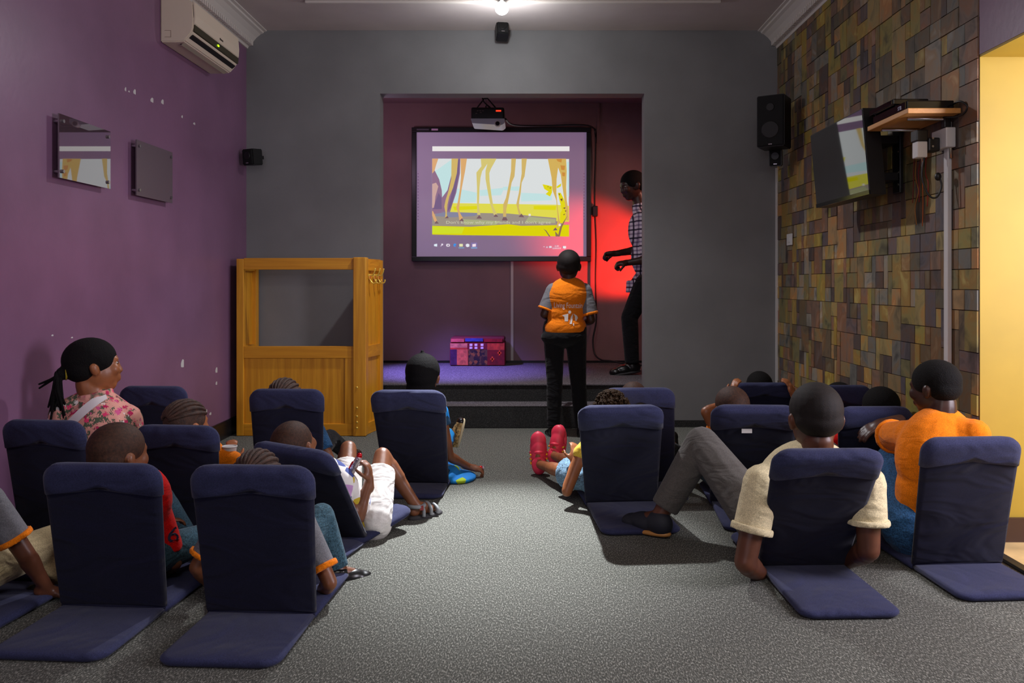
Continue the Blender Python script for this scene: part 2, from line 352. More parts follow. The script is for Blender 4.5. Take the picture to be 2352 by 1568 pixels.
# stage recess
g = boxg((OL-.55, YB+.14, ZS), (OL-.45, YS+.1, 2.9)); boxg((1.9, YB+.14, ZS), (2.0, YS+.1, 2.9), g)
struct(mk('wall_stage_sides', g[0], g[1], 'mauve'), 'mauve side walls of the stage', 'wall')
struct(box('wall_stage', (OL-.55, YS, 0), (2.0, YS+.1, 2.9), 'mauve'), 'mauve wall at the back of the stage', 'wall')
struct(box('ceiling_stage', (OL-.55, YB+.13, 2.784), (2.0, YS+.1, 2.9), 'mauve'), 'mauve ceiling over the stage', 'ceiling')
st = root('stage_steps', (0, YB, 0), 'carpeted stage with two steps in the wall opening', 'stage', kind='structure')
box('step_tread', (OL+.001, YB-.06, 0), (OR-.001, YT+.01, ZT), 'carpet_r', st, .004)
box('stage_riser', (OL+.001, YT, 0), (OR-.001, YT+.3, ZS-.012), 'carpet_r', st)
box('stage_platform', (OL-.5, YT-.012, ZS-.012), (1.9, YS, ZS), 'carpet_s', st, .003)
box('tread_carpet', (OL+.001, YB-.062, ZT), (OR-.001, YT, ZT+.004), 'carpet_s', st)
box('stage_skirting', (OL-.45, YS-.012, ZS), (1.9, YS, ZS+.022), 'skirt', st)
struct(box('trim_1', (-.455+.26, YS-.008, ZS+.02), (-.43+.26, YS, 1.30), 'white'), 'thin cable duct under the whiteboard', 'trim')
struct(box('trim_2', (.63, YS-.012, 2.40), (.655, YS, 2.78), 'mauve'), 'painted cable duct above the whiteboard', 'trim')
# skirtings and cornices
g = boxg((XL, -2.1, .0), (XL+.014, YB, .11)); boxg((XL, -2.1, .11), (XL+.010, YB, .118), g)
struct(mk('baseboard_left', g[0], g[1], ['skirt']), 'dark skirting of the purple wall', 'skirting')
g = boxg((XL, YB-.012, 0), (OL, YB, .05)); boxg((OR, YB-.012, 0), (XR, YB, .05), g)
struct(mk('baseboard_back', g[0], g[1], 'carpet_r'), 'carpet skirting of the gray wall', 'skirting')
def cornice(name, x, s, label):
    prof = [(0, -.135), (.012, -.135), (.016, -.12), (.03, -.112), (.034, -.10), (.05, -.085), (.075, -.055), (.105, -.03), (.125, -.022), (.13, -.012), (.15, -.008), (.15, 0), (0, 0)]
    o = prism(name, [(x+s*a, ZC+b) for a, b in prof], -2.1, YB, 1, 'white'); bm = bmesh.new(); bm.from_mesh(o.data)
    y = 2.6
    vs, fs = ([], [])
    while y < YB:
        boxg((min(x+s*.03, x+s*.055), y, ZC-.118), (max(x+s*.03, x+s*.055), y+.018, ZC-.082), (vs, fs)); y += .034
    bv = [bm.verts.new(v) for v in vs]
    for f in fs: bm.faces.new([bv[i] for i in f])
    bm.to_mesh(o.data); bm.free(); struct(o, label, 'cornice')
cornice('trim_3', XL, 1, 'white dentil cornice above the purple wall'); cornice('trim_4', XR, -1, 'white dentil cornice above the slate wall')
struct(box('trim_5', (-1.49, 5.445, ZC-.018), (1.25, 5.475, ZC), 'white', bev=.004), 'raised border of the ceiling panel', 'trim')
# right wall with slate pieces, opening and hallway
wr = struct(box('wall_right', (XR, YJ+.002, 0), (XR+.12, YB, ZC), 'skirt_b'), 'wall of slate patchwork pieces on the right', 'wall')
sl_cols = [(122, 100, 68), (150, 126, 78), (156, 138, 66), (176, 152, 82), (120, 118, 106), (98, 88, 92), (134, 102, 78), (144, 110, 84), (136, 132, 114), (116, 96, 92), (182, 142, 84), (104, 94, 68), (156, 148, 128), (132, 124, 74), (92, 76, 68), (164, 150, 60)]
def slate(i, c):
    m, nt, b = newmat('slate_%d' % i); b.inputs['Roughness'].default_value = .6
    co = coord(nt, (9, 9, 7)); n = N(nt, 'TexNoise', Scale=1.0, Detail=6, Distortion=.8); nt.links.new(co, n.inputs['Vector'])
    d = tuple(x*.62 for x in c); l = tuple(min(255, x*1.28) for x in c); r = (min(255, c[0]*1.08), c[1]*.92, c[2]*.74)
    nt.links.new(ramp(nt, n.outputs[0], [(.28, d), (.46, c), (.58, r), (.72, l)]), b.inputs['Base Color'])
    bump(nt, b, n.outputs[0], .25, .004); return m
SL = [slate(i, tuple(.87*(x*.85+.15*sum(c)/3) for x in c)) for i, c in enumerate(sl_cols)]
cw, ch = .0498, .0857; nc, nr = int((YB-YJ)/cw), int(ZC/ch); grid = [[0]*nc for _ in range(nr)]; tiles = []
rs = random.Random(5)
for r in range(nr):
    for c in range(nc):
        if grid[r][c]: continue
        wdt = rs.choice([1, 1, 2, 2, 2, 3, 3]); hgt = rs.choice([1, 1, 2])
        while wdt > 1 and (c+wdt > nc or any(grid[r][c+k] for k in range(wdt))): wdt -= 1
        if r+hgt > nr or any(grid[r+1][c+k] for k in range(wdt) if hgt == 2): hgt = 1
        for a in range(hgt):
            for k in range(wdt): grid[r+a][c+k] = 1
        y0 = YJ+.003+c*cw; y1 = y0+wdt*cw; z0 = r*ch+.004; z1 = z0+hgt*ch
        if c+wdt == nc: y1 = YB
        if r+hgt == nr: z1 = ZC
        ym = (y0+y1)/2; tiles.append(((y1-y0)*(z1-z0)/ym**3*(1 if z0 > .2 else .2), y0, y1, z0, z1, rs.randrange(len(SL)), .004+.005*rs.random()))
tiles.sort(reverse=True)
for a, y0, y1, z0, z1, k, d in tiles[:300]:
    e = .0009; sx = XR-d
    vs = [(XR, y0+e, z0+e), (XR, y1-e, z0+e), (XR, y1-e, z1-e), (XR, y0+e, z1-e)]; q = .0022
    vs += [(sx, y0+q, z0+q), (sx, y1-q, z0+q), (sx, y1-q, z1-q), (sx, y0+q, z1-q)]
    mk('slate_piece', vs, [(4, 5, 6, 7), (0, 1, 5, 4), (1, 2, 6, 5), (2, 3, 7, 6), (3, 0, 4, 7)], SL[k], wr)
me = bpy.data.meshes.new('slate_field'); vs, fs, mi = [], [], []
for a, y0, y1, z0, z1, k, d in tiles[300:]:
    n = len(vs); e = .0009; q = .0022; sx = XR-d
    vs += [(XR, y0+e, z0+e), (XR, y1-e, z0+e), (XR, y1-e, z1-e), (XR, y0+e, z1-e), (sx, y0+q, z0+q), (sx, y1-q, z0+q), (sx, y1-q, z1-q), (sx, y0+q, z1-q)]
    for f in [(4, 5, 6, 7), (0, 1, 5, 4), (1, 2, 6, 5), (2, 3, 7, 6), (3, 0, 4, 7)]: fs.append(tuple(n+i for i in f)); mi.append(k)
me.from_pydata(vs, [], fs)
for m in SL: me.materials.append(m)
me.polygons.foreach_set('material_index', mi); o = bpy.data.objects.new('slate_field', me); COL.objects.link(o); o.parent = wr; o['kind'] = 'stuff'; o['label'] = 'far small slate pieces'
struct(box('wall_over_opening', (XR, -2.1, 1.988), (XR+.30, YJ+.001, ZC), 'purple'), 'purple wall above the side opening', 'wall')
struct(box('wall_right_near', (XR, -2.1, 0), (XR+.30, 1.2, 1.988), 'purple'), 'purple wall beside the side opening', 'wall')
struct(box('door_1', (XR+.002, 1.2, 1.978), (XR+.30, YJ, 1.988), 'yellow'), 'yellow soffit of the side opening', 'opening')
struct(box('wall_hallway', (XR+.002, YJ, 0), (3.6, YJ+.1, 2.6), 'yellow'), 'bright yellow wall in the side opening', 'wall')
struct(box('wall_hallway_end', (3.6, .6, 0), (3.7, YJ+.1, 2.6), 'yellow'), 'yellow far wall of the side room', 'wall')
struct(box('wall_hallway_near', (XR+.3, .6, 0), (3.7, .7, 2.6), 'yellow'), 'yellow near wall of the side room', 'wall')
struct(box('ceiling_hallway', (XR+.3, .6, 2.6), (3.7, YJ+.1, 2.7), 'ceil'), 'ceiling of the side room', 'ceiling')
struct(box('floor_hallway', (XR, .6, -.1), (3.7, YJ+.1, .012), 'tile_y'), 'cream tiled floor beyond the opening', 'floor')
struct(box('baseboard_hallway', (XR+.02, YJ-.014, .012), (3.6, YJ, .11), 'skirt_b'), 'brown skirting of the yellow wall', 'skirting')
struct(box('trim_6', (XR-.03, 1.2, 0), (XR+.01, YJ-.002, .015), 'skirt', bev=.003), 'dark metal strip between carpet and tiles', 'trim')
# paint chips on the purple wall
g = ([], [])
for px, py, wd, hg in [(288, 205, 3, 12), (309, 211, 5, 15), (349, 230, 6, 14), (373, 234, 5, 14), (418, 268, 3, 8), (446, 284, 4, 7), (296, 210, 3, 5), (419, 835, 6, 24), (497, 850, 4, 16), (473, 945, 5, 12), (483, 950, 4, 8), (120, 770, 4, 5), (165, 775, 4, 4), (497, 880, 3, 10)]:
    Y = XL*F/(px-CX); c = W(px, py, Y); a = wd*Y/F*Y/2.1/1.3; b = hg*Y/F; n = len(g[0])
    pts = [(c.y+a*math.cos(t)*(.6+.4*((k*7) % 3)/2), c.z+b/2*math.sin(t)*(.7+.3*((k*5) % 3)/2)) for k, t in enumerate([i*math.pi/4 for i in range(8)])]
    g[0].extend([(XL+.0015, y, z) for y, z in pts]+[(XL-.002, y, z) for y, z in pts]); g[1].append(tuple(range(n, n+8)))
    for i in range(8): g[1].append((n+i, n+(i+1) % 8, n+8+(i+1) % 8, n+8+i))
wl = bpy.data.objects['wall_left']; o = mk('paint_chips', g[0], g[1], 'plastic_w', wl); o['kind'] = 'stuff'; o['label'] = 'small white chips in the paint'
# ================================================================ whiteboard with projection
YW = YS-.05
wb = root('interactive_whiteboard', (W(1152, 600, YW)), 'wide black-framed whiteboard showing giraffe legs', 'whiteboard')
a, b = W(946, 600, YW), W(1358, 293, YW); i0, i1 = W(957, 589, YW), W(1347, 304, YW)
box('frame_top', (a.x, YW-.02, i1.z), (b.x, YS-.002, b.z), 'black_frame', wb, .004); box('frame_bottom', (a.x, YW-.02, a.z), (b.x, YS-.002, i0.z), 'black_frame', wb, .004)
box('frame_side', (a.x, YW-.02, i0.z), (i0.x, YS-.002, i1.z), 'black_frame', wb, .004); box('frame_side', (i1.x, YW-.02, i0.z), (b.x, YS-.002, i1.z), 'black_frame', wb, .004)
M['screen'] = mat('projected_desktop', (180, 176, 182), .6, emit=(104, 84, 116), estr=.8)
panel = box('screen', (i0.x, YW, i0.z), (i1.x, YS-.002, i1.z), 'screen', wb)
box('brand_plate', tuple(W(957, 299, YW-.022)), tuple(W(985, 296, YW-.018)), mat('dull_plate', (90, 84, 96), .4), wb)
box('sticker', tuple(W(991, 299.5, YW-.022)), tuple(W(1006, 295.5, YW-.018)), mat('pale_sticker', (226, 190, 226), .4), wb)
EM = {}
def E(c, s=1.0):
    k = (c, s)
    if k not in EM: EM[k] = emis('projected_%d_%d_%d' % c, c, s)
    return EM[k]
def flat(name, polys, col, layer, parent=wb, s=.95):
    if name == 'side_tools':
        vs, fs = [], []
        for poly in polys:
            n = len(vs); vs += [tuple(W(x, y, YW-.0006*layer)) for x, y in poly]; fs.append(tuple(range(n, n+len(poly))))
        o = mk(name, vs, fs, E(col, s), parent); o['kind'] = 'stuff'; return o
    for poly in polys: mk(name, [tuple(W(x, y, YW-.0006*layer)) for x, y in poly], [tuple(range(len(poly)))], E(col, s), parent)
def z8(*pts): return [(980+x/6.918, 350+y/6.918) for x, y in pts]
def rect(x0, y0, x1, y1): return [(x0, y0), (x1, y0), (x1, y1), (x0, y1)]
flat('title_bar', [rect(993, 336, 1308, 347)], (236, 232, 230), 2)
# top light band of the image : sky, haze, grass
flat('picture_sky', [z8((88, 98), (2262, 105), (2258, 860), (88, 820))], (222, 226, 226), 2)
flat('picture_sky_tint', [z8((130, 300), (400, 110), (420, 700), (240, 720)), z8((430, 560), (800, 640), (780, 790), (400, 800)), z8((840, 600), (1240, 560), (1180, 680), (850, 690)), z8((1210, 545), (1480, 540), (1460, 610), (1230, 600)), z8((2228, 150), (2262, 150), (2262, 700), (2240, 690)), z8((1500, 640), (1990, 660), (1990, 760), (1500, 780))], (196, 228, 228), 3)
flat('picture_meadow', [z8((88, 800), (2060, 830), (2262, 850), (2262, 1100), (88, 1020))], (226, 220, 80), 3)
flat('picture_meadow_far', [z8((1700, 850), (2060, 850), (2050, 915), (1700, 905)), z8((420, 860), (800, 850), (800, 900), (440, 920))], (224, 218, 16), 4)
flat('picture_shade', [z8((88, 900), (380, 945), (800, 960), (1300, 970), (1600, 1000), (2060, 1040), (2060, 1150), (1400, 1160), (800, 1180), (88, 1190))], (158, 146, 134), 4)
flat('picture_shade_blue', [z8((150, 930), (420, 950), (830, 965), (760, 1010), (400, 1030), (140, 1010))], (136, 136, 160), 5)
flat('picture_shade_green', [z8((580, 1060), (1180, 1090), (1100, 1150), (600, 1150)), z8((1620, 1020), (2050, 1060), (2040, 1120), (1560, 1110))], (172, 176, 132), 5)
flat('picture_grass', [z8((88, 1165), (700, 1180), (1000, 1160), (1300, 1140), (1500, 1165), (2262, 1150), (2262, 1335), (1900, 1328), (500, 1312), (88, 1303))], (222, 214, 0), 5)
flat('picture_grass_left', [z8((88, 1175), (600, 1190), (560, 1290), (88, 1290))], (212, 226, 40), 6)
flat('tree_trunk', [z8((88, 260), (130, 290), (200, 430), (240, 600), (245, 715), (330, 600), (400, 330), (450, 100), (535, 98), (530, 330), (470, 640), (400, 850), (370, 950), (240, 960), (88, 980))], (146, 112, 140), 5)
flat('tree_bark', [z8((380, 880), (330, 940), (360, 800), (470, 330), (500, 110), (528, 110), (515, 330), (455, 640)), z8((100, 900), (190, 640), (235, 720), (240, 900))], (120, 96, 134), 6)
flat('tree_light', [z8((88, 880), (88, 500), (150, 480), (185, 540), (140, 700), (120, 880))], (206, 168, 160), 6)
LEG = (212, 182, 106); LEG2 = (222, 172, 112)
flat('giraffe_leg', [z8((88, 98), (185, 98), (150, 200), (125, 290), (95, 330), (88, 330)), z8((88, 930), (100, 930), (165, 1080), (150, 1100), (125, 1100), (88, 1000))], (222, 170, 120), 7)
flat('giraffe_leg', [z8((395, 98), (500, 98), (480, 330), (420, 560), (360, 700), (330, 830), (320, 980), (335, 1030), (290, 1045), (300, 960), (280, 860), (300, 760), (350, 600), (390, 420))], LEG, 7)
flat('giraffe_leg', [z8((538, 98), (640, 98), (610, 300), (590, 400), (560, 560), (530, 760), (515, 900), (530, 960), (575, 1040), (520, 1080), (500, 960), (470, 880), (495, 780), (525, 600), (545, 400), (545, 330))], LEG2, 7)
flat('giraffe_leg', [z8((860, 98), (1110, 98), (1020, 260), (995, 330), (1000, 460), (1030, 680), (1060, 860), (1120, 985), (1065, 990), (1010, 820), (970, 620), (935, 420), (935, 290), (965, 180), (880, 300), (855, 400), (840, 560), (830, 860), (855, 990), (805, 990), (800, 820), (800, 560), (790, 320), (870, 220))], (216, 200, 118), 7)
flat('giraffe_leg', [z8((1345, 98), (1420, 98), (1395, 380), (1350, 480), (1310, 700), (1290, 800), (1265, 900), (1262, 1020), (1215, 1020), (1215, 830), (1260, 720), (1310, 480), (1340, 300))], LEG, 7)
flat('giraffe_leg', [z8((1508, 98), (1592, 98), (1555, 380), (1510, 480), (1495, 640), (1470, 780), (1465, 880), (1500, 980), (1465, 990), (1425, 820), (1465, 640), (1490, 460), (1510, 330))], LEG, 7)
flat('giraffe_leg', [z8((1925, 100), (2215, 100), (2225, 300), (2215, 560), (2225, 760), (2250, 900), (2258, 1080), (2215, 1080), (2200, 830), (2165, 600), (2130, 350), (2088, 240), (2065, 420), (2060, 640), (2085, 900), (2110, 1080), (2095, 1200), (2060, 1190), (2085, 1060), (2060, 760), (2000, 600), (1985, 400))], (214, 178, 92), 9)
flat('giraffe_spots', [z8((2060, 105), (2150, 105), (2140, 160), (2080, 140)), z8((2125, 205), (2200, 210), (2190, 280), (2140, 275)), z8((2150, 315), (2200, 320), (2195, 380), (2155, 375))], (206, 140, 62), 10)
flat('hooves', [z8((125, 1130), (155, 1085), (195, 1130)), z8((285, 1045), (330, 1005), (350, 1045)), z8((515, 1090), (560, 1045), (592, 1090)), z8((790, 1050), (835, 995), (880, 1050)), z8((1062, 1022), (1100, 978), (1138, 1022)), z8((1195, 1080), (1215, 1030), (1265, 1030), (1288, 1080)), z8((1460, 1025), (1505, 970), (1552, 1030)), z8((2005, 1240), (2045, 1190), (2080, 1235))], (122, 92, 98), 10)
flat('young_giraffe', [z8((2085, 640), (2130, 640), (2180, 740), (2230, 900), (2235, 1010), (2180, 1130), (2115, 1120), (2125, 960), (2150, 920), (2110, 760)), z8((1840, 505), (1920, 520), (1995, 540), (1990, 640), (1960, 700), (1890, 660), (1935, 620), (1870, 580)), z8((2065, 540), (2140, 490), (2130, 540), (2070, 570))], (226, 216, 20), 8)
flat('young_giraffe_marks', [z8((1920, 540), (1935, 535), (1930, 560)), z8((1950, 560), (1970, 555), (1965, 580)), z8((2120, 740), (2160, 730), (2150, 780)), z8((2165, 880), (2205, 870), (2195, 900)), z8((2195, 920), (2225, 925), (2205, 945)), z8((2170, 985), (2200, 970), (2185, 1000)), z8((2095, 660), (2115, 650), (2112, 690))], (110, 74, 52), 11)
flat('grass_blade', [z8((1850, 1210), (1900, 1240), (1965, 1335), (1945, 1335), (1890, 1250))], (128, 104, 84), 11); flat('grass_blade', [z8((2050, 1335), (2040, 1250), (2110, 1330)), z8((2085, 1335), (2120, 1180), (2240, 1000), (2150, 1190), (2115, 1335))], (140, 112, 84), 11)
flat('flowers', [rect(1214, 491, 1219, 496), rect(1283, 514, 1288, 519)], (240, 234, 220), 11)
def wtext(s, px, py, hpx, col, parent=wb, wpx=None, layer=12, name='caption'):
    vs, fs = text_geo(s, hpx*1.35); x0 = min(v[0] for v in vs); x1 = max(v[0] for v in vs); k = (wpx/(x1-x0)) if wpx else 1
    return mk(name, [tuple(W(px+(v[0]-x0)*k, py-v[1], YW-.0006*layer)) for v in vs], fs, E(col), parent)
wtext("Don't know why my friends and I don't agree", 1025, 513.5, 7, (204, 202, 176), wpx=240)
flat('taskbar_active', [rect(1082, 557, 1096, 571)], (134, 118, 170), 3)
flat('taskbar_icon', [[(997, 561), (1004, 559.5), (1004, 566), (997, 565)]], (226, 240, 250), 4)
flat('taskbar_icon', [[(1012, 565), (1014, 562), (1013.5, 560), (1016, 559), (1018, 561), (1016.5, 563.5), (1014, 563.5), (1013, 566)]], (236, 226, 240), 4)
flat('taskbar_icon', [[(1026, 560), (1032, 560), (1033.5, 563), (1032, 566), (1026, 566), (1024.8, 563)]], (240, 236, 240), 4); flat('taskbar_icon', [rect(1027.8, 561.6, 1031, 564.6)], (130, 96, 140), 5)
flat('taskbar_icon', [[(1041.5, 562), (1043, 559.5), (1047, 559.5), (1048, 563), (1044, 563.4), (1044.5, 565), (1047.5, 565), (1046, 566.6), (1042.4, 565.8)]], (60, 150, 235), 4)
flat('taskbar_icon', [rect(1055, 560, 1063, 566)], (232, 232, 180), 4); flat('taskbar_underline', [rect(1053, 568.4, 1066, 569.6), rect(1082, 568.4, 1096, 570)], (120, 190, 220), 4)
flat('taskbar_icon', [[(1070, 561), (1074, 559.4), (1078, 561), (1078, 566), (1073, 567.4), (1070, 565)]], (232, 236, 244), 4); flat('taskbar_icon', [[(1085, 560.5), (1093, 559.5), (1093, 566), (1085, 566.6)]], (246, 226, 236), 4)
wtext('23:48', 1274, 566.4, 3.2, (240, 232, 238), wpx=9, name='clock'); wtext('22/08/2018', 1269, 571.4, 3.2, (240, 232, 238), wpx=19, name='date')
flat('tray_icon', [[(1247, 567.5), (1249.4, 565.5), (1252, 567.5), (1249.4, 566.6)]], (232, 220, 230), 4); flat('tray_icon', [rect(1255, 566, 1257.5, 569)], (232, 220, 230), 4); flat('tray_icon', [rect(1261, 565, 1267, 569)], (232, 220, 230), 4); flat('tray_icon', [[(1293, 565), (1300, 565), (1300, 570), (1298, 570), (1298, 572), (1296, 570), (1293, 570)]], (244, 238, 240), 4)
flat('side_tools', [rect(959.5, y, 961, y+1.6) for y in range(398, 506, 7)], (112, 60, 120), 3, s=.5); flat('side_tools', [rect(1340.5, y, 1342, y+1.6) for y in range(398, 506, 7)], (150, 70, 110), 3, s=.5)
# ================================================================ projector
YP = 7.0
pr = root('projector', W(1121, 215, YP), 'small projector hanging over the whiteboard', 'projector')
a, b = W(1082, 274, YP), W(1158, 246, YP)
box('body', (a.x, YP, a.z), (b.x, YP+.24, b.z), 'plastic_b', pr, .012)
prism('base_shell', [(a.x-.004, a.z+.006), (a.x+.01, a.z-.034), (b.x-.02, a.z-.05), (b.x+.006, a.z-.03), (b.x+.004, a.z+.006)], YP-.012, YP+.25, 1, mat('projector_white', (190, 200, 214), .3), pr, .004)
c = W(1143, 284, YP); cyl('lens_ring', (c.x, YP+.02, c.z-.004), (c.x, YP-.03, c.z-.004), .026, .026, 'plastic_w', pr); cyl('lens', (c.x, YP-.02, c.z-.004), (c.x, YP-.034, c.z-.004), .018, .018, 'plastic_bg', pr)
box('indicator', tuple(W(1139, 256, YP-.004)), tuple(W(1151, 253, YP+.002)), mat('red_led', (220, 60, 40), .4, emit=(255, 60, 30), estr=1.2), pr)
g = ([], [])
for px, py in [(1097, 254), (1103, 254), (1109, 254), (1104, 258), (1094, 260)]: boxg(tuple(W(px-2, py+1, YP-.003)), tuple(W(px+2.2, py, YP+.002)), g)
mk('port_marks', g[0], g[1], mat('mark_gray', (120, 96, 100), .5), pr)
top = W(1116, 224, YP+.1)
for px in (1096, 1116, 1138): q = W(px, 247, YP+.08); tube('mount_arm', [q, (top.x, YP+.1, 2.66)], .006, 'steel' if px == 1116 else 'plastic_b', pr, smooth=False)
cyl('mount_pole', (top.x, YP+.1, 2.64), (top.x, YP+.1, 2.784), .014, .014, 'plastic_b', pr); cyl('ceiling_plate', (top.x, YP+.1, 2.772), (top.x, YP+.1, 2.784), .05, .05, mat('pink_plate', (200, 140, 160), .5), pr)
tube('cable_loop', [W(1108, 224, YP+.06), W(1112, 235, YP+.03), W(1126, 247, YP+.02)], .007, 'plastic_b', pr)
cb = root('projector_cable', W(1340, 289, 7.84), 'black cable from the projector along the top of the whiteboard', 'cable')
tube('cable', [W(1161, 273, YP+.2), W(1180, 287, 7.45), W(1240, 289, 7.80), W(1340, 287, 7.80), W(1366, 296, 7.84)], .008, 'plastic_b', cb)
tube('cable_end', [W(1366, 296, 7.84), W(1368, 310, 7.86)], .009, 'plastic_b', cb)
pc = root('power_cable', V((.8, 7.6, ZS)), 'black cable with a power brick hanging right of the whiteboard', 'cable')
tube('cable', [W(1368, 310, 7.88), W(1368, 360, 7.89), W(1366, 430, 7.89), W(1366, 480, 7.89), W(1369, 560, 7.89), W(1368, 640, 7.89), W(1369, 700, 7.89), W(1369, 740, 7.87), W(1362, 780, 7.85), W(1366, 812, 7.81), W(1381, 826, 7.75), W(1405, 829, 7.7), (.95, 7.62, .308), (1.4, 7.5, .308)], .008, 'plastic_b', pc)
a, b = W(1361, 497, 7.86), W(1373, 473, 7.86); box('power_brick', (a.x, 7.84, a.z), (b.x, 7.915, b.z), 'plastic_b', pc, .006)
# ================================================================ patchwork trunk on the stage
YK = 7.62
tk = root('patchwork_trunk', FL(1096, 840, ZS), 'red patchwork-covered trunk standing on the stage', 'trunk')
a, b = W(1033, 840, YK), W(1160, 779, YK); zb = ZS+.001; zt = zb+.262; x0, x1 = a.x, b.x
box('body', (x0, YK, zb), (x1, YK+.28, zt-.045), mat('dark_red_cloth', (120, 20, 30), .9), tk, .012)
box('lid', (x0+.004, YK+.002, zt-.05), (x1-.004, YK+.278, zt), mat('lid_cloth', (104, 26, 34), .9), tk, .018)
def patch(u0, v0, u1, v1, c, nm='patch', d=.004, m=None):
    box(nm, (x0+(x1-x0)*u0, YK-d, zb+(zt-zb)*v0), (x0+(x1-x0)*u1, YK+.004, zb+(zt-zb)*v1), m or mat('patch_%d%d%d' % c, c, .9, var=.15, vscale=30), tk)
patch(.01, .64, .32, .79, (214, 120, 100)); patch(.01, .58, .32, .64, (190, 50, 40)); patch(.01, .03, .13, .58, (70, 30, 70)); patch(.13, .03, .33, .58, (206, 96, 70))
patch(.34, .58, .68, .79, (120, 20, 40)); patch(.34, .03, .68, .58, (100, 60, 40), m=patches('leaf_print', [(90, 60, 40), (40, 20, 30), (140, 80, 40), (60, 30, 30)], 40)); patch(.68, .56, .99, .79, (190, 60, 40)); patch(.68, .03, .99, .56, (116, 16, 20))
for u in (.36, .45, .56): patch(u, .70, u+.05, .78, (240, 200, 220), 'white_square', .006); patch(u, .60, u+.05, .67, (240, 200, 220), 'white_square', .006)
patch(.02, .84, .26, .95, (210, 90, 90)); patch(.28, .86, .6, .97, (60, 70, 150)); patch(.62, .84, .95, .95, (150, 20, 30))
for u, v in ((.77, .24), (.90, .46)): patch(u-.035, v-.03, u+.035, v+.03, (210, 70, 30), 'cross_motif', .006); patch(u-.012, v-.09, u+.012, v+.09, (210, 70, 30), 'cross_motif', .006)
# ================================================================ oak booth
YO = 5.75; fr = W(843, 997, YO); fl = W(545, 997, YO); zt = W(0, 591, YO).z
bo = root('puppet_booth', ((fl.x+fr.x)/2, YO, 0), 'oak puppet booth with a large window opening and brass hooks', 'booth')
pw = .09; X0, X1 = fl.x, fr.x; zm0, zm1 = W(0, 822, YO).z, W(0, 795, YO).z
box('corner_post', (X1-pw, YO-.035, 0.002), (X1, YO+.05, zt), 'oak', bo, .005)
box('left_post', (X0, YO-.02, 0.002), (X0+.05, YO+.02, zt-.01), 'oak', bo, .004)
box('top_rail', (X0+.05, YO-.018, zt-.085), (X1-pw, YO+.02, zt-.005), 'oak_x', bo, .003)
box('middle_rail', (X0+.05, YO-.018, zm0), (X1-pw, YO+.02, zm1), 'oak_x', bo, .003)
box('bottom_rail', (X0+.05, YO-.018, .002), (X1-pw, YO+.02, .085), 'oak_x', bo, .003)
box('stile', (X1-pw-.06, YO-.016, .085), (X1-pw, YO+.018, zm0), 'oak', bo, .002)
box('front_panel', (X0+.05, YO-.004, .08), (X1-pw-.05, YO+.012, zm0+.005), 'oak', bo)
bx = X1+.05; by = YB-.03
def sidebox(nm, t0, t1, z0, z1, off, th, m, par=bo):
    p = V((X1-.02, YO+.04, 0)); q = V((bx-.01, by, 0)); d = (q-p); n = V((d.y, -d.x, 0)).normalized()
    A = p+d*t0+n*off; B = p+d*t1+n*off; vs = []
    for z in (z0, z1): vs += [(A.x, A.y, z), (B.x, B.y, z), ((B-n*th).x, (B-n*th).y, z), ((A-n*th).x, (A-n*th).y, z)]
    mk(nm, vs, [(0, 1, 2, 3), (4, 5, 6, 7), (0, 1, 5, 4), (1, 2, 6, 5), (2, 3, 7, 6), (3, 0, 4, 7)], m, par)
sidebox('side_panel', 0, 1, .03, zt-.02, .0, .012, 'oak'); sidebox('side_back_post', .82, 1, .002, zt-.012, .014, .04, 'oak'); sidebox('side_top_rail', 0, .83, zt-.09, zt-.008, .014, .03, 'oak_y'); sidebox('side_middle_rail', 0, .83, zm0, zm1, .014, .03, 'oak_y'); sidebox('side_bottom_rail', 0, .83, .002, .08, .014, .03, 'oak_y')
box('left_side_panel', (X0+.0, YO+.02, .03), (X0+.018, YB-.03, zt-.02), 'oak', bo); box('left_back_post', (X0, YB-.09, .002), (X0+.045, YB-.03, zt-.012), 'oak', bo, .003); box('left_top_rail', (X0, YO+.02, zt-.09), (X0+.035, YB-.09, zt-.01), 'oak_y', bo); box('left_middle_rail', (X0, YO+.02, zm0), (X0+.035, YB-.09, zm1), 'oak_y', bo)
for z in (.06, .10, .14, .2, .34): g = geo([('e', (X1-.062, YO-.036, z), ((.007, 0, 0), (0, .006, 0), (0, 0, .007)))]); mk('screw_cap', g[0], g[1], 'brass', bo, True)
hz = W(0, 640, YO).z
for t in (.2, .5, .75):
    p = V((X1-.02, YO+.04, 0)); q = V((bx-.01, by, 0)); d = q-p; n = V((d.y, -d.x, 0)).normalized(); c = p+d*t+V((0, 0, hz+.03))
    tube('coat_hook', [c, c+n*.03+V((0, 0, -.005)), c+n*.045+V((0, 0, .02)), c+n*.05+V((0, 0, .045))], .005, 'brass', bo); tube('coat_hook', [c+V((0, 0, -.02)), c+n*.03+V((0, 0, -.06)), c+n*.055+V((0, 0, -.055)), c+n*.06+V((0, 0, -.035))], .005, 'brass', bo)
    cyl('hook_plate', c+V((0, 0, -.015)), c+n*.012+V((0, 0, -.015)), .02, .02, 'brass', bo)
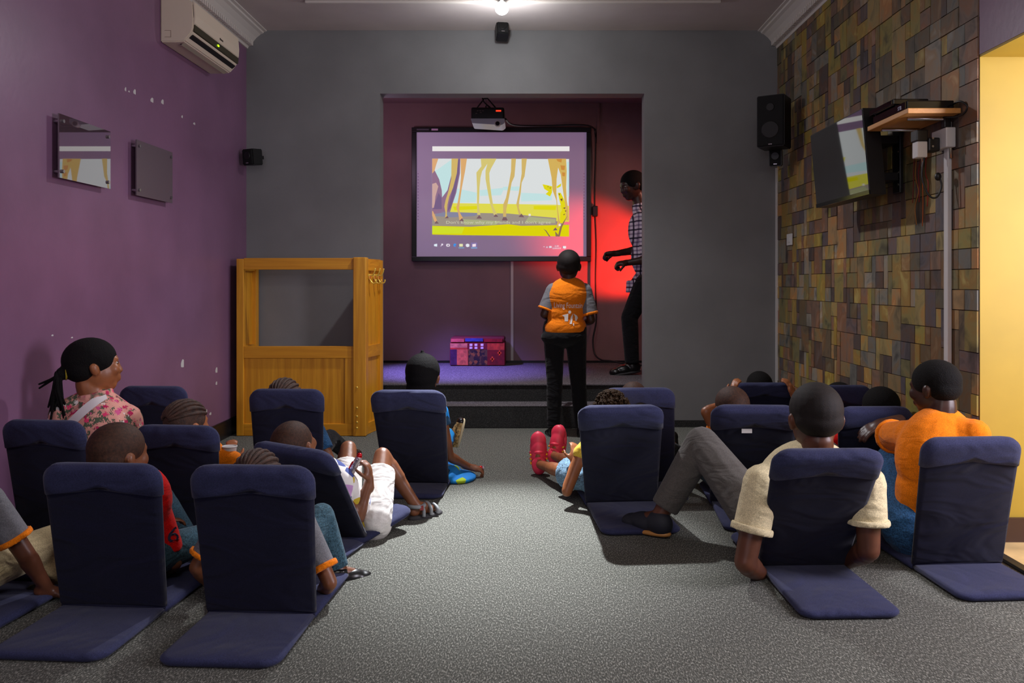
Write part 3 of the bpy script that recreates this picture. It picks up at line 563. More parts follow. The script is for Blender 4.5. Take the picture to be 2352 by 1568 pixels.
# ================================================================ air conditioner
ac = root('air_conditioner', (XL, 5.0, 2.42), 'cream wall air conditioner below the cornice', 'air conditioner')
ya, yb = 4.683, 5.40; xf = -1.915
prism('casing', [(XL+.001, 2.425), (XL+.10, 2.425), (XL+.135, 2.43), (xf-.01, 2.475), (xf, 2.50), (xf+.004, 2.56), (xf, 2.645), (xf-.02, 2.665), (XL+.001, 2.72)], ya, yb, 1, 'cream', ac, .006)
prism('front_panel', [(xf+.001, 2.525), (xf+.009, 2.53), (xf+.012, 2.58), (xf+.006, 2.652), (xf-.006, 2.665)], ya+.006, yb-.006, 1, 'cream', ac, .002)
prism('display_strip', [(xf-.004, 2.487), (xf+.004, 2.49), (xf+.008, 2.524), (xf, 2.526)], ya+.01, yb-.006, 1, mat('dark_strip', (60, 54, 34), .25), ac)
box('status_light', (xf+.003, 5.035, 2.502), (xf+.010, 5.055, 2.512), mat('green_led', (150, 220, 30), .4, emit=(170, 240, 20), estr=2), ac)
g = boxg((xf+.009, 5.06, 2.548), (xf+.0125, 5.075, 2.560)); boxg((xf+.009, 5.08, 2.548), (xf+.0125, 5.088, 2.557), g); boxg((xf+.009, 5.093, 2.548), (xf+.0125, 5.112, 2.557), g); mk('badge', g[0], g[1], mat('badge_dark', (60, 48, 40), .4), ac)
prism('louvre', [(XL+.105, 2.416), (XL+.11, 2.421), (xf-.022, 2.462), (xf-.028, 2.456)], ya+.03, yb-.03, 1, mat('louvre_gray', (150, 138, 122), .5), ac)
prism('outlet_slot', [(xf-.03, 2.452), (xf-.026, 2.459), (xf-.008, 2.472), (xf-.012, 2.466)], ya+.02, yb-.02, 1, 'plastic_b', ac); prism('outlet_slot', [(XL+.095, 2.4235), (XL+.095, 2.427), (XL+.107, 2.427), (XL+.107, 2.4235)], ya+.04, yb-.25, 1, 'plastic_b', ac)
g = boxg((XL+.025, ya-.0015, 2.452), (XL+.06, ya, 2.454)); boxg((XL+.06, ya-.0015, 2.452), (XL+.062, ya, 2.49), g); boxg((XL+.025, ya-.0015, 2.489), (XL+.06, ya, 2.491), g); mk('pipe_knockout', g[0], g[1], mat('groove', (150, 130, 110), .6), ac)
# ================================================================ acrylic panels on the purple wall
def acr(px0, px1, corners, label, m, refl):
    Y0, Y1 = XL*F/(px0-CX), XL*F/(px1-CX)
    (zt0, zb0), (zt1, zb1) = [(H-(a-CY)*y/F, H-(b-CY)*y/F) for (a, b), y in zip(corners, (Y0, Y1))]
    zt0 = zt1 = (zt0+zt1)/2; zb0 = zb1 = (zb0+zb1)/2
    r = root('acrylic_panel', (XL, (Y0+Y1)/2, zb0), label, 'wall panel')
    box('panel', (XL+.03, Y0, zb0), (XL+.036, Y1, zt0), m, r)
    for y in (Y0+.025, Y1-.025):
        for z in (zb0+.03, zt0-.03):
            cyl('standoff', (XL+.001, y, z), (XL+.044, y, z), .008, .008, 'steel', r, 12)
acr(117, 237, ((248, 405), (313, 436)), 'larger glossy smoked acrylic panel reflecting the screen', 'acrylic', 1)
acr(298, 382, ((318, 452), (352, 463)), 'smaller dull acrylic panel on the purple wall', 'acrylic2', 0)
# ================================================================ speakers
def speaker(name, label, c, w, d, h, yaw, tilt, drivers, grp=None):
    r = root(name, c, label, 'speaker', grp); r.rotation_euler = (tilt, 0, yaw)
    def lb(nm, lo, hi, m, bev=0):
        g = boxg(lo, hi); me = bpy.data.meshes.new(nm); me.from_pydata(g[0], [], g[1]); me.materials.append(M[m])
        bm = bmesh.new(); bm.from_mesh(me)
        if bev: bmesh.ops.bevel(bm, geom=bm.edges[:], offset=bev, segments=2, affect='EDGES')
        bmesh.ops.recalc_face_normals(bm, faces=bm.faces); bm.to_mesh(me); bm.free(); o = bpy.data.objects.new(nm, me); COL.objects.link(o); o.parent = r
    lb('cabinet', (-w/2, -d/2, -h/2), (w/2, d/2, h/2), 'plastic_b', .006); lb('grille', (-w/2+.006, -d/2-.006, -h/2+.006), (w/2-.006, -d/2+.004, h/2-.006), 'grille', .003)
    for z, rr in drivers:
        g = ([], []); capg((0, -d/2-.005, z), rr, (0, -d/2-.009, z), rr*.9, g, True, 20); me = bpy.data.meshes.new('driver'); me.from_pydata(g[0], [], g[1]); me.materials.append(M['plastic_b']); o = bpy.data.objects.new('driver', me); COL.objects.link(o); o.parent = r
    lb('bracket', (-.012, d/2-.002, -.012), (.012, d/2+.05, .012), 'plastic_b'); lb('badge', (-.012, -d/2-.008, -h/2+.012), (.012, -d/2-.004, -h/2+.018), 'steel')
speaker('satellite_speaker', 'small black speaker in the corner by the purple wall', W(577, 361, 5.95)+V((.01, 0, 0)), .10, .10, .115, -.45, .1, [(.01, .03)])
speaker('satellite_speaker', 'small dark speaker high up under the ceiling lamp', W(1153, 70, 5.95), .085, .10, .125, .15, -.35, [(0, .03)])
speaker('loudspeaker', 'large black loudspeaker on the corner of the slate wall', W(1778, 282, 5.6), .185, .18, .345, -.55, 0, [(-.06, .06), (.09, .028)])
speaker('satellite_speaker', 'small black speaker under the large loudspeaker', W(1782, 362, 5.75), .085, .08, .12, -.4, .1, [(.01, .028)])
cd = W(1786.5, 385, 6.08); cz = W(0, 862, 6.08).z
struct(box('trim_7', (cd.x-.012, YB-.014, cz-.34), (cd.x+.008, YB, cd.z), 'plastic_w'), 'white cable duct in the corner under the speakers', 'trim')
# ceiling spot lamp
sp = root('spot_lamp', (-.19, 5.36, ZC), 'glowing white spot lamp on the ceiling', 'lamp')
cyl('base', (-.19, 5.36, ZC-.02), (-.19, 5.36, ZC), .05, .05, 'plastic_w', sp); cyl('stem', (-.19, 5.36, ZC-.06), (-.19, 5.36, ZC-.02), .012, .012, 'plastic_w', sp)
bl = geo([('e', (-.19, 5.34, ZC-.085), ((.038, 0, 0), (0, .038, 0), (0, 0, .04)))]); mk('bulb', bl[0], bl[1], emis('lamp_glow', (255, 255, 255), 14), sp, True)
g = ([], []); capg((-.19, 5.401, ZC-.05), .035, (-.19, 5.36, ZC-.085), .045, g, True, 20); mk('shade', g[0], g[1], 'plastic_w', sp, True)
# ================================================================ television, shelf and boxes
tv = root('television', (1.66, 4.3, 1.7), 'black wall television reflecting the projected giraffes', 'television')
tl, bl_ = W(1868, 299, 4.66), W(1882, 472, 4.66); tr, br = W(1992, 262, 3.93), W(2006, 452, 3.93)
zt_, zb_ = (tl.z+tr.z)/2, (bl_.z+br.z)/2; xt, xb = 1.575, 1.612
def tvb(nm, d0, d1, y0, y1, v0, v1, m):
    def P(d, y, v): return (xt+(xb-xt)*(1-v)+d, y, zb_+(zt_-zb_)*v)
    vs = [P(d0, y0, v0), P(d1, y0, v0), P(d1, y1, v0), P(d0, y1, v0), P(d0, y0, v1), P(d1, y0, v1), P(d1, y1, v1), P(d0, y1, v1)]
    return mk(nm, vs, [(0, 3, 2, 1), (4, 5, 6, 7), (0, 1, 5, 4), (1, 2, 6, 5), (2, 3, 7, 6), (3, 0, 4, 7)], m, tv)
tvb('rear_shell', .0, .075, 3.93, 4.66, 0, 1, 'plastic_b'); tvb('screen', -.004, 0.0, 3.935, 4.655, .05, .985, 'mirror'); tvb('lower_bezel', -.006, .0, 3.93, 4.66, 0, .05, 'plastic_bg')
mt = root('television_mount', (XR, 4.3, 1.68), 'black folding wall bracket behind the television', 'bracket')
box('wall_plate', (XR-.03, 4.02, 1.50), (XR-.012, 4.10, 1.86), 'plastic_b', mt, .003)
for z in (1.58, 1.76): box('arm', (1.70, 4.03, z-.02), (XR-.03, 4.20, z+.02), 'plastic_b', mt, .003)
for z in (1.54, 1.6, 1.7, 1.8): cyl('bolt', (XR-.036, 4.03, z), (XR-.03, 4.03, z), .006, .006, 'steel', mt, 10)
sz = W(0, 250, 3.5).z
sh = root('wall_shelf', (XR, 3.7, sz), 'small pine shelf on steel brackets beside the television', 'shelf')
box('board', (1.585, 3.48, sz-.022), (XR-.012, 3.90, sz), 'shelf', sh, .003)
for y in (3.56, 3.82):
    tube('shelf_bracket', [(1.62, y, sz-.03), (XR-.03, y, sz-.03), (XR-.016, y, sz-.045), (XR-.014, y, sz-.20)], .008, 'steel', sh, smooth=False)
def setbox(label, x0, x1, y0, y1, z0, h, led):
    r = root('set_top_box', ((x0+x1)/2, (y0+y1)/2, z0), label, 'decoder')
    box('case', (x0, y0, z0), (x1, y1, z0+h), 'plastic_bg', r, .004); box('front', (x0-.004, y0+.01, z0+.004), (x0+.002, y1-.01, z0+h-.004), 'mirror', r)
    for k in range(4): box('foot', (x0+.02+(k % 2)*(x1-x0-.05), y0+.02+(k//2)*(y1-y0-.05), z0-.003), (x0+.03+(k % 2)*(x1-x0-.05), y0+.03+(k//2)*(y1-y0-.05), z0+.001), 'plastic_b', r)
    return r
r = setbox('wide black decoder lying on the pine shelf', 1.60, 1.80, 3.52, 3.87, sz+.003, .038, 0)
vs, fs = text_geo('STB', .022); mk('front_lettering', [(1.595, 3.60-v[0], sz+.012+v[1]) for v in vs], fs, mat('pale_print', (190, 190, 220), .4), r)
setbox('smaller black decoder stacked on top of the other', 1.585, 1.74, 3.62, 3.88, sz+.044, .026, 0)
tube('decoder_lead', [(1.79, 3.53, sz+.02), (1.80, 3.47, sz+.025), (1.815, 3.44, sz-.005), (1.80, 3.47, sz-.035), (1.76, 3.52, sz-.032)], .004, 'plastic_b'); tag(bpy.data.objects['decoder_lead'], 'thin black lead looping off the shelf end', 'cable')
so = root('wall_socket', (XR, 3.56, 1.6), 'white double wall socket with black plugs below the shelf', 'socket')
a = W(2180, 340, 3.56); box('back_box', (XR-.05, 3.53, a.z), (XR-.008, 3.66, a.z+.085), 'plastic_w', so, .004)
box('plug', (XR-.10, 3.58, a.z-.01), (XR-.05, 3.64, a.z+.05), 'plastic_b', so, .006); box('plug_top', (XR-.05, 3.545, a.z+.085), (XR-.02, 3.575, a.z+.15), 'plastic_b', so, .004); box('adaptor', (XR-.145, 3.59, a.z-.035), (XR-.10, 3.64, a.z+.035), 'plastic_w', so, .004); box('charger', (XR-.15, 3.585, a.z+.035), (XR-.10, 3.645, a.z+.085), 'plastic_b', so, .005)
for z in (a.z+.01, a.z+.045): cyl('plug_pin', (XR-.085, 3.578, z), (XR-.085, 3.573, z), .005, .005, 'steel', so, 8)
tube('hanging_lead', [(XR-.11, 3.60, a.z-.03), (XR-.12, 3.60, a.z-.12), (XR-.10, 3.58, a.z-.20), (XR-.07, 3.57, a.z-.21), (XR-.05, 3.57, a.z-.16), (XR-.06, 3.58, a.z-.11)], .004, 'plastic_b', so)
g = geo([('e', (XR-.06, 3.58, a.z-.12), ((.014, 0, 0), (0, .014, 0), (0, 0, .018)))]); mk('lead_plug', g[0], g[1], 'plastic_b', so, True)
struct(box('trim_8', (XR-.026, 3.565, .0), (XR-.008, 3.600, a.z), 'plastic_w', bev=.002), 'white cable duct running down the slate wall', 'trim')
wv = root('loose_wires', (XR, 3.9, 1.5), 'tangle of thin red and orange wires on the slate wall', 'wires')
rr = random.Random(3)
for k in range(5):
    y = 3.78+.03*k; pts = [(XR-.016, y+.02*rr.uniform(-1, 1), 1.74-.08*j+.02*rr.uniform(-1, 1)) for j in range(5+k % 2)]
    tube('wire', pts, .0022, mat('wire_%d' % k, [(150, 30, 20), (190, 90, 20), (140, 24, 24), (170, 110, 40), (120, 30, 20)][k], .5), wv, 5)
cy_ = XR*F/(1818-CX); zc = H-(550-CY)*cy_/F
lsw = root('light_switch', (XR, cy_, zc), 'small white light switch on the slate wall', 'switch')
box('plate', (XR-.018, cy_-.055, zc-.04), (XR-.008, cy_+.055, zc+.04), 'plastic_w', lsw, .003); box('rocker', (XR-.022, cy_-.02, zc-.02), (XR-.017, cy_+.02, zc+.02), 'plastic_w', lsw, .002)
# ================================================================ folding floor chairs
def chair(label, hinge, top, yaw, wb=.345, wt=.365, rear=.34, seat=.40, roll=0, card=False, lift=0, wr=None, seat_yaw=0):
    """hinge, top: world points (centre of the crease on the floor, centre of the top edge)"""
    h = V((hinge.x, hinge.y, .028)); r = root('floor_chair', (h.x, h.y, 0), label, 'floor chair', 'navy floor chairs on the carpet')
    ya = math.radians(yaw); ex = V((math.cos(ya), math.sin(ya), 0)); fw = V((-math.sin(ya), math.cos(ya), 0))
    up = V(top)-h; L = up.length; up = up.normalized()
    ex2 = (ex+V((0, 0, roll))).normalized(); nb = ex2.cross(up).normalized()   # nb points to the rear or front
    if nb.dot(fw) > 0: nb = -nb
    t = .030
    pad('backrest', rrect(wb, wt, L, .055), t, h, ex2, up, nb, 'navy_shade', r, .004)
    n = 10; out = []
    for k in range(n+1):
        u = -1+2*k/n; out.append((u*(wb+(wt-wb)*.82+.008)/2, L*(.80+.022*(1-u*u))))
    for (a, b) in rrect(wb, wt+.008, L+.005, .058)[2:]: out.append((a, b))
    pad('head_pocket', out, t+.020, h, ex2, up, nb, 'navy', r, .001)
    if card: box('care_tag', tuple(h+up*L*.82-ex2*.055+nb*.024-V((.0, .0, .012))), tuple(h+up*L*.82-ex2*.01+nb*.026+V((0, .002, .008))), 'plastic_w', r)
    rl = rrect(wb*.97, wr or wb*1.0, rear, .05)
    pad('rear_flap', rl, .024, V((h.x, h.y, .014)), ex, -fw, V((0, 0, 1)), 'navy', r, .003)
    sl = rrect(wb, wb*1.03, seat, .06); a_ = math.radians(yaw+seat_yaw); fs_ = V((-math.sin(a_), math.cos(a_), 0)); exs = V((math.cos(a_), math.sin(a_), 0)); fu = (fs_+V((0, 0, lift))).normalized(); nu = exs.cross(fu).normalized()
    pad('seat', sl, .03, V((h.x, h.y, .017)), exs, fu, nu, 'navy', r, .004)
    tube('piping', [h-ex*wb*.49+V((0, 0, -.004)), h+nb*.012, h+ex*wb*.49+V((0, 0, -.004))], .007, 'navy_shade', r)
    return r
def P0(px, Y): return V(((px-CX)*Y/F, Y, 0))
chair('near floor chair at the left, boy in red shirt seated in it', P0(262, 2.66), W(233, 1068, 2.54), -4, rear=.35, wb=.35, wt=.375)
chair('nearest floor chair left of centre, in front of the camera', P0(601, 2.61), W(578, 1073, 2.47), -3, rear=.34, wb=.35, wt=.375)
chair('leftmost floor chair against the purple wall, under the woman in floral', P0(138, 3.24), W(98, 968, 3.06), -7, wb=.315, wt=.325, rear=.3)
chair('floor chair between the shaven boy and the oak booth', P0(420, 3.37), W(405, 980, 3.2), -6, wb=.315, wt=.34)
chair('empty floor chair beside the purple wall, near the booth', P0(360, 4.08), W(352, 889, 3.95), -3, wb=.32, wt=.325)
chair('floor chair standing in front of the oak booth panel', P0(666, 4.12), W(658, 896, 3.93), -2, wb=.33, wt=.355)
chair('reclined floor chair under the boy in white shorts', P0(765, 3.40), W(668, 1030, 3.15), -14, roll=-.10, wb=.32, wt=.345, rear=.24, seat=.33, lift=.2, seat_yaw=-20)
chair('floor chair of the girl in the blue dress, facing the trunk', P0(957, 4.30), W(936, 900, 3.97), -2, wb=.335, wt=.36, rear=.25)
chair('floor chair right of the aisle, behind the pink shoes', P0(1427, 3.93), W(1426, 936, 3.55), 5, wb=.345, wt=.372, rear=.46)
chair('floor chair half hidden behind the curly-haired child', P0(1476, 4.32), W(1467, 893, 4.15), 3, wb=.34, wt=.36)
chair('floor chair with a white care tag in its pocket', P0(1715, 3.93), W(1735, 936, 3.50), -4, wb=.345, wt=.365, card=True, rear=.42)
chair('farthest floor chair gripped at the top by two hands', P0(1757, 5.05), W(1754, 881, 4.9), 2, wb=.33, wt=.345)
chair('floor chair in the back corner by the slate wall', P0(1912, 4.36), W(1925, 887, 4.2), 2, wb=.33, wt=.345)
chair('floor chair in front of the man in orange', P0(2003, 3.90), W(2010, 937, 3.68), 2, wb=.32, wt=.335)
chair('floor chair with the man in the cream polo leaning in it', P0(1842, 3.05), W(1906, 1038, 2.69), 2, wb=.325, wt=.368, rear=.45, wr=.33)
chair('rightmost floor chair behind the man in orange', P0(2197, 3.06), W(2233, 1008, 2.86), 4, wb=.345, wt=.355, rear=.31)
chair('floor chair mostly out of frame at the bottom left corner', V((-1.80, 2.47, 0)), V((-1.83, 2.3, .5)), -6)
# ================================================================ people
def basis(yaw):
    a = math.radians(yaw); return V((math.cos(a), math.sin(a), 0)), V((-math.sin(a), math.cos(a), 0))
def handparts(wr, d, n, L, side, curl=.5, spread=.12):
    """palm + five fingers; d along the hand, n = palm side normal, side=+1/-1 thumb direction"""
    d = V(d).normalized(); n = V(n); n = (n-d*n.dot(d)).normalized(); s = d.cross(n)*side; ps = []
    pl = .5*L; pw = .21*L
    ps.append(('e', wr+d*pl*.52, (s*pw, n*.12*L, d*pl*.62)))
    ps.append(('c', wr-d*.03, .14*L, wr+d*pl*.25, .15*L))
    for k, (off, ln) in enumerate([(-.75, .40), (-.25, .48), (.25, .52), (.75, .46)]):
        b = wr+d*pl*.95+s*pw*off*.85; ang = 0; r = .052*L
        for j, f in enumerate((.42, .32, .26)):
            ang += curl*(1.0 if j else .7); dirv = (d*math.cos(ang)+n*math.sin(ang)+s*off*spread*math.cos(ang)).normalized()
            e = b+dirv*ln*L*f; ps.append(('c', b, r, e, r*.92)); b = e; r *= .94
    b = wr+d*pl*.28+s*pw*.8; e1 = b+(d*.55+s*.7+n*.25).normalized()*.24*L; e2 = e1+(d*.8+s*.15+n*.5*(.5+curl)).normalized()*.2*L
    ps += [('c', b, .075*L, e1, .062*L), ('c', e1, .062*L, e2, .052*L)]
    return ps
def headparts(c, f, u, hh):
    f = V(f).normalized(); u = V(u); u = (u-f*u.dot(f)).normalized(); r = f.cross(u)
    def Q(a, b, cc): return c+(r*a+f*b+u*cc)*hh
    def EL(p, a, b, cc): return ('e', p, (r*a*hh, f*b*hh, u*cc*hh))
    ps = [EL(Q(0, -.06, .12), .345, .43, .375), EL(Q(0, .06, -.12), .29, .34, .34), EL(Q(0, .2, -.33), .16, .15, .14), EL(Q(0, .24, .08), .24, .16, .2),
          ('c', Q(0, .38, .04), .035*hh, Q(0, .425, -.12), .05*hh), EL(Q(.05, .395, -.13), .045, .05, .035), EL(Q(-.05, .395, -.13), .045, .05, .035),
          EL(Q(0, .37, -.235), .10, .06, .03), EL(Q(0, .365, -.285), .085, .055, .03), EL(Q(.16, .28, -.08), .1, .11, .12), EL(Q(-.16, .28, -.08), .1, .11, .12), EL(Q(0, .35, .10), .2, .06, .035)]
    ears = []
    for s in (-1, 1): ears += [EL(Q(s*.34, -.04, -.05), .04, .07, .115), EL(Q(s*.372, -.065, -.01), .026, .065, .085)]
    return ps+ears, Q, EL, r, f, u
def hairparts(Q, EL, grow=.02, low=-.12):
    return [EL(Q(0, -.065, .145), .347+grow, .425+grow, .365+grow), EL(Q(0, -.19, .0), .318+grow, .275+grow, .23+grow)]
def lerp(a, b, t): return V(a)+(V(b)-V(a))*t
def person(label, h, pelvis, neck, yaw, head=None, hf=None, hu=(0, 0, 1), hh=None, skin_=0, sh=None, aL=None, aR=None, lL=None, lR=None, shirt='orange', sleeve=.75, sleeve_m=None, cuff=None,
           pants='jeans', pleg=1.95, hair='short', shoes='black_sh', hands=(), vox=.008, girth=1.0, collar=None, eyes=False, name='person', hem=0.0, shirt_grow=1.0, hem_m=None, flare=1.0, shoe_k=1.0, pgirth=1.0):
    r, f = basis(yaw); pelvis = V(pelvis); neck = V(neck); up = (neck-pelvis).normalized(); k = h/1.7; T = (neck-pelvis).length
    bf = r.cross(up)*-1; bf = up.cross(r)       # body forward
    if bf.dot(f) < 0: bf = -bf
    R = root(name, (pelvis.x, pelvis.y, 0), label, 'person')
    hh = hh or .135*h; S = SK[skin_]
    if head is None: head = neck+up*.03*k+V((0, 0, .06*k))+V((0, 0, 1))*hh*.5
    head = V(head); hf = V(hf) if hf is not None else f
    hw = .118*h*girth; pw = .058*h
    sl, sr = (V(sh[0]), V(sh[1])) if sh else (neck-up*.05*h-r*hw, neck-up*.05*h+r*hw)
    hl, hr = pelvis-r*pw, pelvis+r*pw
    def arm(s0, sgn, a):
        if a is None:
            e = s0-up*.15*h+f*.07*h+r*sgn*.02*h; w_ = e+f*.12*h-r*sgn*.06*h+V((0, 0, .02)); return e, w_, (w_-e)
        e, w_ = V(a[0]), V(a[1]); return e, w_, (V(a[2]) if len(a) > 2 else w_-e)
    def leg(h0, sgn, a):
        if a is None:
            kn = h0+f*.225*h+r*sgn*.03*h+V((0, 0, .10*h)); an = kn+f*.16*h; an = V((an.x, an.y, .055)); return kn, an, f+V((0, 0, .3))
        kn, an = V(a[0]), V(a[1]); return kn, an, (V(a[2]) if len(a) > 2 else f+V((0, 0, .2)))
    eL, wL, dL = arm(sl, -1, aL); eR, wR, dR = arm(sr, 1, aR); kL, nL, tL = leg(hl, -1, lL); kR, nR, tR = leg(hr, 1, lR)
    g_ = girth
    def E3(c, a, b, cc, add=0): return ('e', c, (r*(a*k*g_+add), bf*(b*k*g_+add), up*(cc*k+add)))
    chest = lerp(pelvis, neck, .70); belly = lerp(pelvis, neck, .36)
    tors = lambda ad: [E3(pelvis, .155, .115, .12, ad), E3(belly, .135, .10, .16, ad), E3(chest, .155, .112, .17, ad), ('c', lerp(chest, sl, .35)+up*.03*k, .07*k+ad, sl, .048*k+ad), ('c', lerp(chest, sr, .35)+up*.03*k, .07*k+ad, sr, .048*k+ad), ('c', lerp(chest, neck, .80), .058*k+ad, lerp(neck, sl, .85), .042*k+ad), ('c', lerp(chest, neck, .80), .058*k+ad, lerp(neck, sr, .85), .042*k+ad)]
    hp, Q, EL, hr_, hf_, hu_ = headparts(head, hf, hu, hh)
    nb = Q(0, -.12, -.3)
    body = tors(0)+hp+[('c', lerp(chest, neck, .75), .062*k, nb, .052*k if h > 1.4 else .042*k+.006)]
    for s0, e, w_ in ((sl, eL, wL), (sr, eR, wR)): body += [('c', s0, .046*k, e, .038*k), ('c', e, .039*k, w_, .026*k), ('c', lerp(e, w_, .15), .041*k, lerp(e, w_, .4), .036*k)]
    for h0, kn, an in ((hl, kL, nL), (hr, kR, nR)): body += [('c', h0, .082*k, kn, .052*k), ('c', kn, .052*k, an, .034*k), ('c', lerp(kn, an, .2), .054*k, lerp(kn, an, .45), .05*k)]
    HL = .108*h
    for nm, w_, d, sgn in (('L', wL, dL, 1), ('R', wR, dR, -1)):
        opt = [x for x in hands if x[0] == nm]
        if opt: body += handparts(w_, d, opt[0][1], HL, opt[0][2], opt[0][3])
        else: body += handparts(w_, d, V((0, 0, -1)) if abs(V(d).normalized().z) < .9 else f, HL, sgn, .45)
    for an, t in ((nL, tL), (nR, tR)):
        t = V(t).normalized(); u = V((0, 0, 1))-t*t.z; u = u.normalized() if u.length > .1 else -f; body += [('c', an, .036*k, an+t*.05*h-u*.02*k, .03*k), ('c', an-u*.03*k-t*.015*h, .028*k, an+t*.076*h-u*.035*k, .024*k)]
    blob('body', body, vox, S, R, 3 if vox > .006 else 2)
    # clothes
    sg = .012*shirt_grow*max(k, .7)
    sp_ = tors(sg)+[('c', lerp(chest, neck, .3), .075*k+sg, lerp(chest, neck, .72), .058*k+sg)]
    sm = sleeve_m or shirt
    def slv(s0, e, w_, t, ad):
        t0 = min(t, 1.0); q = [('c', s0, .05*k+sg+ad, lerp(s0, e, t0*.55), .047*k+sg+ad), ('t', lerp(s0, e, .2), .049*k+sg+ad, lerp(s0, e, t0), .050*k+sg+ad)]
        if t > 1: q += [('c', lerp(s0, e, .6), .048*k+sg, e, .046*k+sg), ('t', e, .046*k+sg, lerp(e, w_, t-1), .038*k+sg)]
        return q
    if hem: sp_ += [('t', pelvis-up*hem*.2*h+up*.06, .15*k+sg, pelvis-up*hem*h, .16*k+sg)]
    arms = ((sl, eL, wL), (sr, eR, wR))
    if sleeve_m is None and sleeve > 0:
        for s0, e, w_ in arms: sp_ += slv(s0, e, w_, sleeve, 0)
    so = blob('shirt', sp_, min(vox, .008), shirt, R, 3)
    if sleeve_m and sleeve > 0:
        for s0, e, w_ in arms: blob('sleeve', slv(s0, e, w_, sleeve, .005)+[('c', lerp(neck, s0, .62), .012*k+sg, s0, .045*k+sg+.004)], min(vox, .008), sleeve_m, R, 3)
    if cuff:
        for s0, e, w_ in arms:
            t = min(sleeve, 1.0); a, b = lerp(s0, e, t-.08), lerp(s0, e, t+.01); blob('cuff', [('t', a, .052*k+sg+.007, b, .053*k+sg+.007)], .006, cuff, R, 2)
    if collar:
        a = lerp(chest, neck, .80); b = lerp(neck, nb, .30); blob('collar', [('t', a, .066*k+.012, b, .060*k+.012)], .006, collar, R, 2)
    pg = .012*max(k, .7); k0 = k; k = k*pgirth; pp = [E3(pelvis-up*(.02*k+(.045 if pgirth > 1 else 0)), .16, .12, .11 if pgirth == 1 else .085, pg)]
    for h0, kn, an in ((hl, kL, nL), (hr, kR, nR)):
        t = pleg
        if t <= 1: pp += [('c', h0, .086*k+pg, lerp(h0, kn, t*.5), .078*k+pg), ('t', lerp(h0, kn, .1), .086*k+pg, lerp(h0, kn, t), (.072*k+pg*1.5)*flare)]
        else: pp += [('c', h0, .086*k+pg, kn, .058*k+pg), ('c', kn, .058*k+pg, lerp(kn, an, .4), .054*k+pg), ('t', lerp(kn, an, .2), .056*k+pg, lerp(kn, an, t-1), .046*k+pg)]
    blob('trousers', pp, min(vox, .008), pants, R, 3); k = k0
    # shoes
    if shoes:
        for an, t in ((nL, tL), (nR, tR)): shoe(an, t, f, h*shoe_k, shoes, R)
    # hair
    if hair:
        hm = {'short': 'hair_s', 'dark': 'hair_d', 'black': 'hair', 'braids': 'hair_r', 'pony': 'hair', 'curly': 'hair_b', 'long': 'hair', 'cap': 'hair'}[hair]
        gr = {'short': .016, 'dark': .018, 'black': .02, 'braids': .012, 'pony': .03, 'curly': .02, 'long': .045, 'cap': .03}[hair]
        hpz = hairparts(Q, EL, gr); raw = None
        if hair == 'long': hpz += [EL(Q(0, -.22, -.25), .34, .22, .4), ('c', Q(0, -.1, .5), .06*hh, Q(0, -.12, .6), .035*hh)]
        if hair == 'braids':
            raw = []
            for q in range(-4, 5):
                th = q*.3; pts = [Q(.362*math.cos(ph)*math.sin(th), -.065+.44*math.sin(ph), .145+.382*math.cos(ph)*math.cos(th)) for ph in [-1.25+2.2*j/8 for j in range(9)]]
                for a, b in zip(pts, pts[1:]): raw.append(('c', a, .034*hh, b, .034*hh))
        if hair == 'curly':
            rr = random.Random(int(h*1000)); raw = []
            for q in range(420):
                th = rr.uniform(0, 6.28); ph = rr.uniform(0, 1.75); p = Q(.385*math.sin(ph)*math.cos(th), -.1+.45*math.sin(ph)*math.sin(th), .14+.41*math.cos(ph)); s = .028*hh*rr.uniform(.7, 1.3)
                raw.append(('e', p, (V((s, 0, 0)), V((0, s, 0)), V((0, 0, s)))))
        if hair == 'pony':
            hpz += [EL(Q(0, -.5, -.05), .12, .12, .12)]
            rr = random.Random(4); raw = []
            for q in range(34):
                p = Q(rr.uniform(-.08, .08), -.56+rr.uniform(-.05, .03), -.08+rr.uniform(-.06, .06)); d = V((rr.uniform(-.2, .2), rr.uniform(-.15, .15), -1)) if q > 1 else V((-.8, -.1, -.5-.2*q))
                L = hh*rr.uniform(.35, .75)*(.6 if q < 2 else 1)
                p1 = p+(d*1.0+hf_*-.08).normalized()*L*.4; p2 = p1+d.normalized()*L*.6+V((rr.uniform(-.02, .02), 0, 0))
                raw += [('c', p, .03*hh, p1, .026*hh), ('c', p1, .026*hh, p2, .016*hh)]
        blob('hair', hpz, min(vox, .007), hm, R, 2, raw)
        if hair == 'pony':
            g = ([], []); pts = [Q(.13*math.cos(t), -.46, -.03+.13*math.sin(t)) for t in [i*6.2832/12 for i in range(13)]]; tubeg(pts, .018*hh, g, 6, False); mk('hair_band', g[0], g[1], 'hairtie', R, True)
    if eyes:
        for s in (-1, 1):
            ey = mk('eye', *geo([('e', Q(s*.145, .325, .03), (hr_*.055*hh, hf_*.05*hh, hu_*.028*hh))]), mat('eye_white', (170, 155, 145), .3), R, True)
            mk('iris', *geo([('e', Q(s*.145, .368, .03), (hr_*.026*hh, hf_*.014*hh, hu_*.028*hh))]), 'plastic_bg', ey, True)
    return R, so, dict(Q=Q, chest=chest, up=up, r=r, bf=bf, k=k, neck=neck, sl=sl, sr=sr, eL=eL, eR=eR, hf=hf_, hu=hu_, hr=hr_)
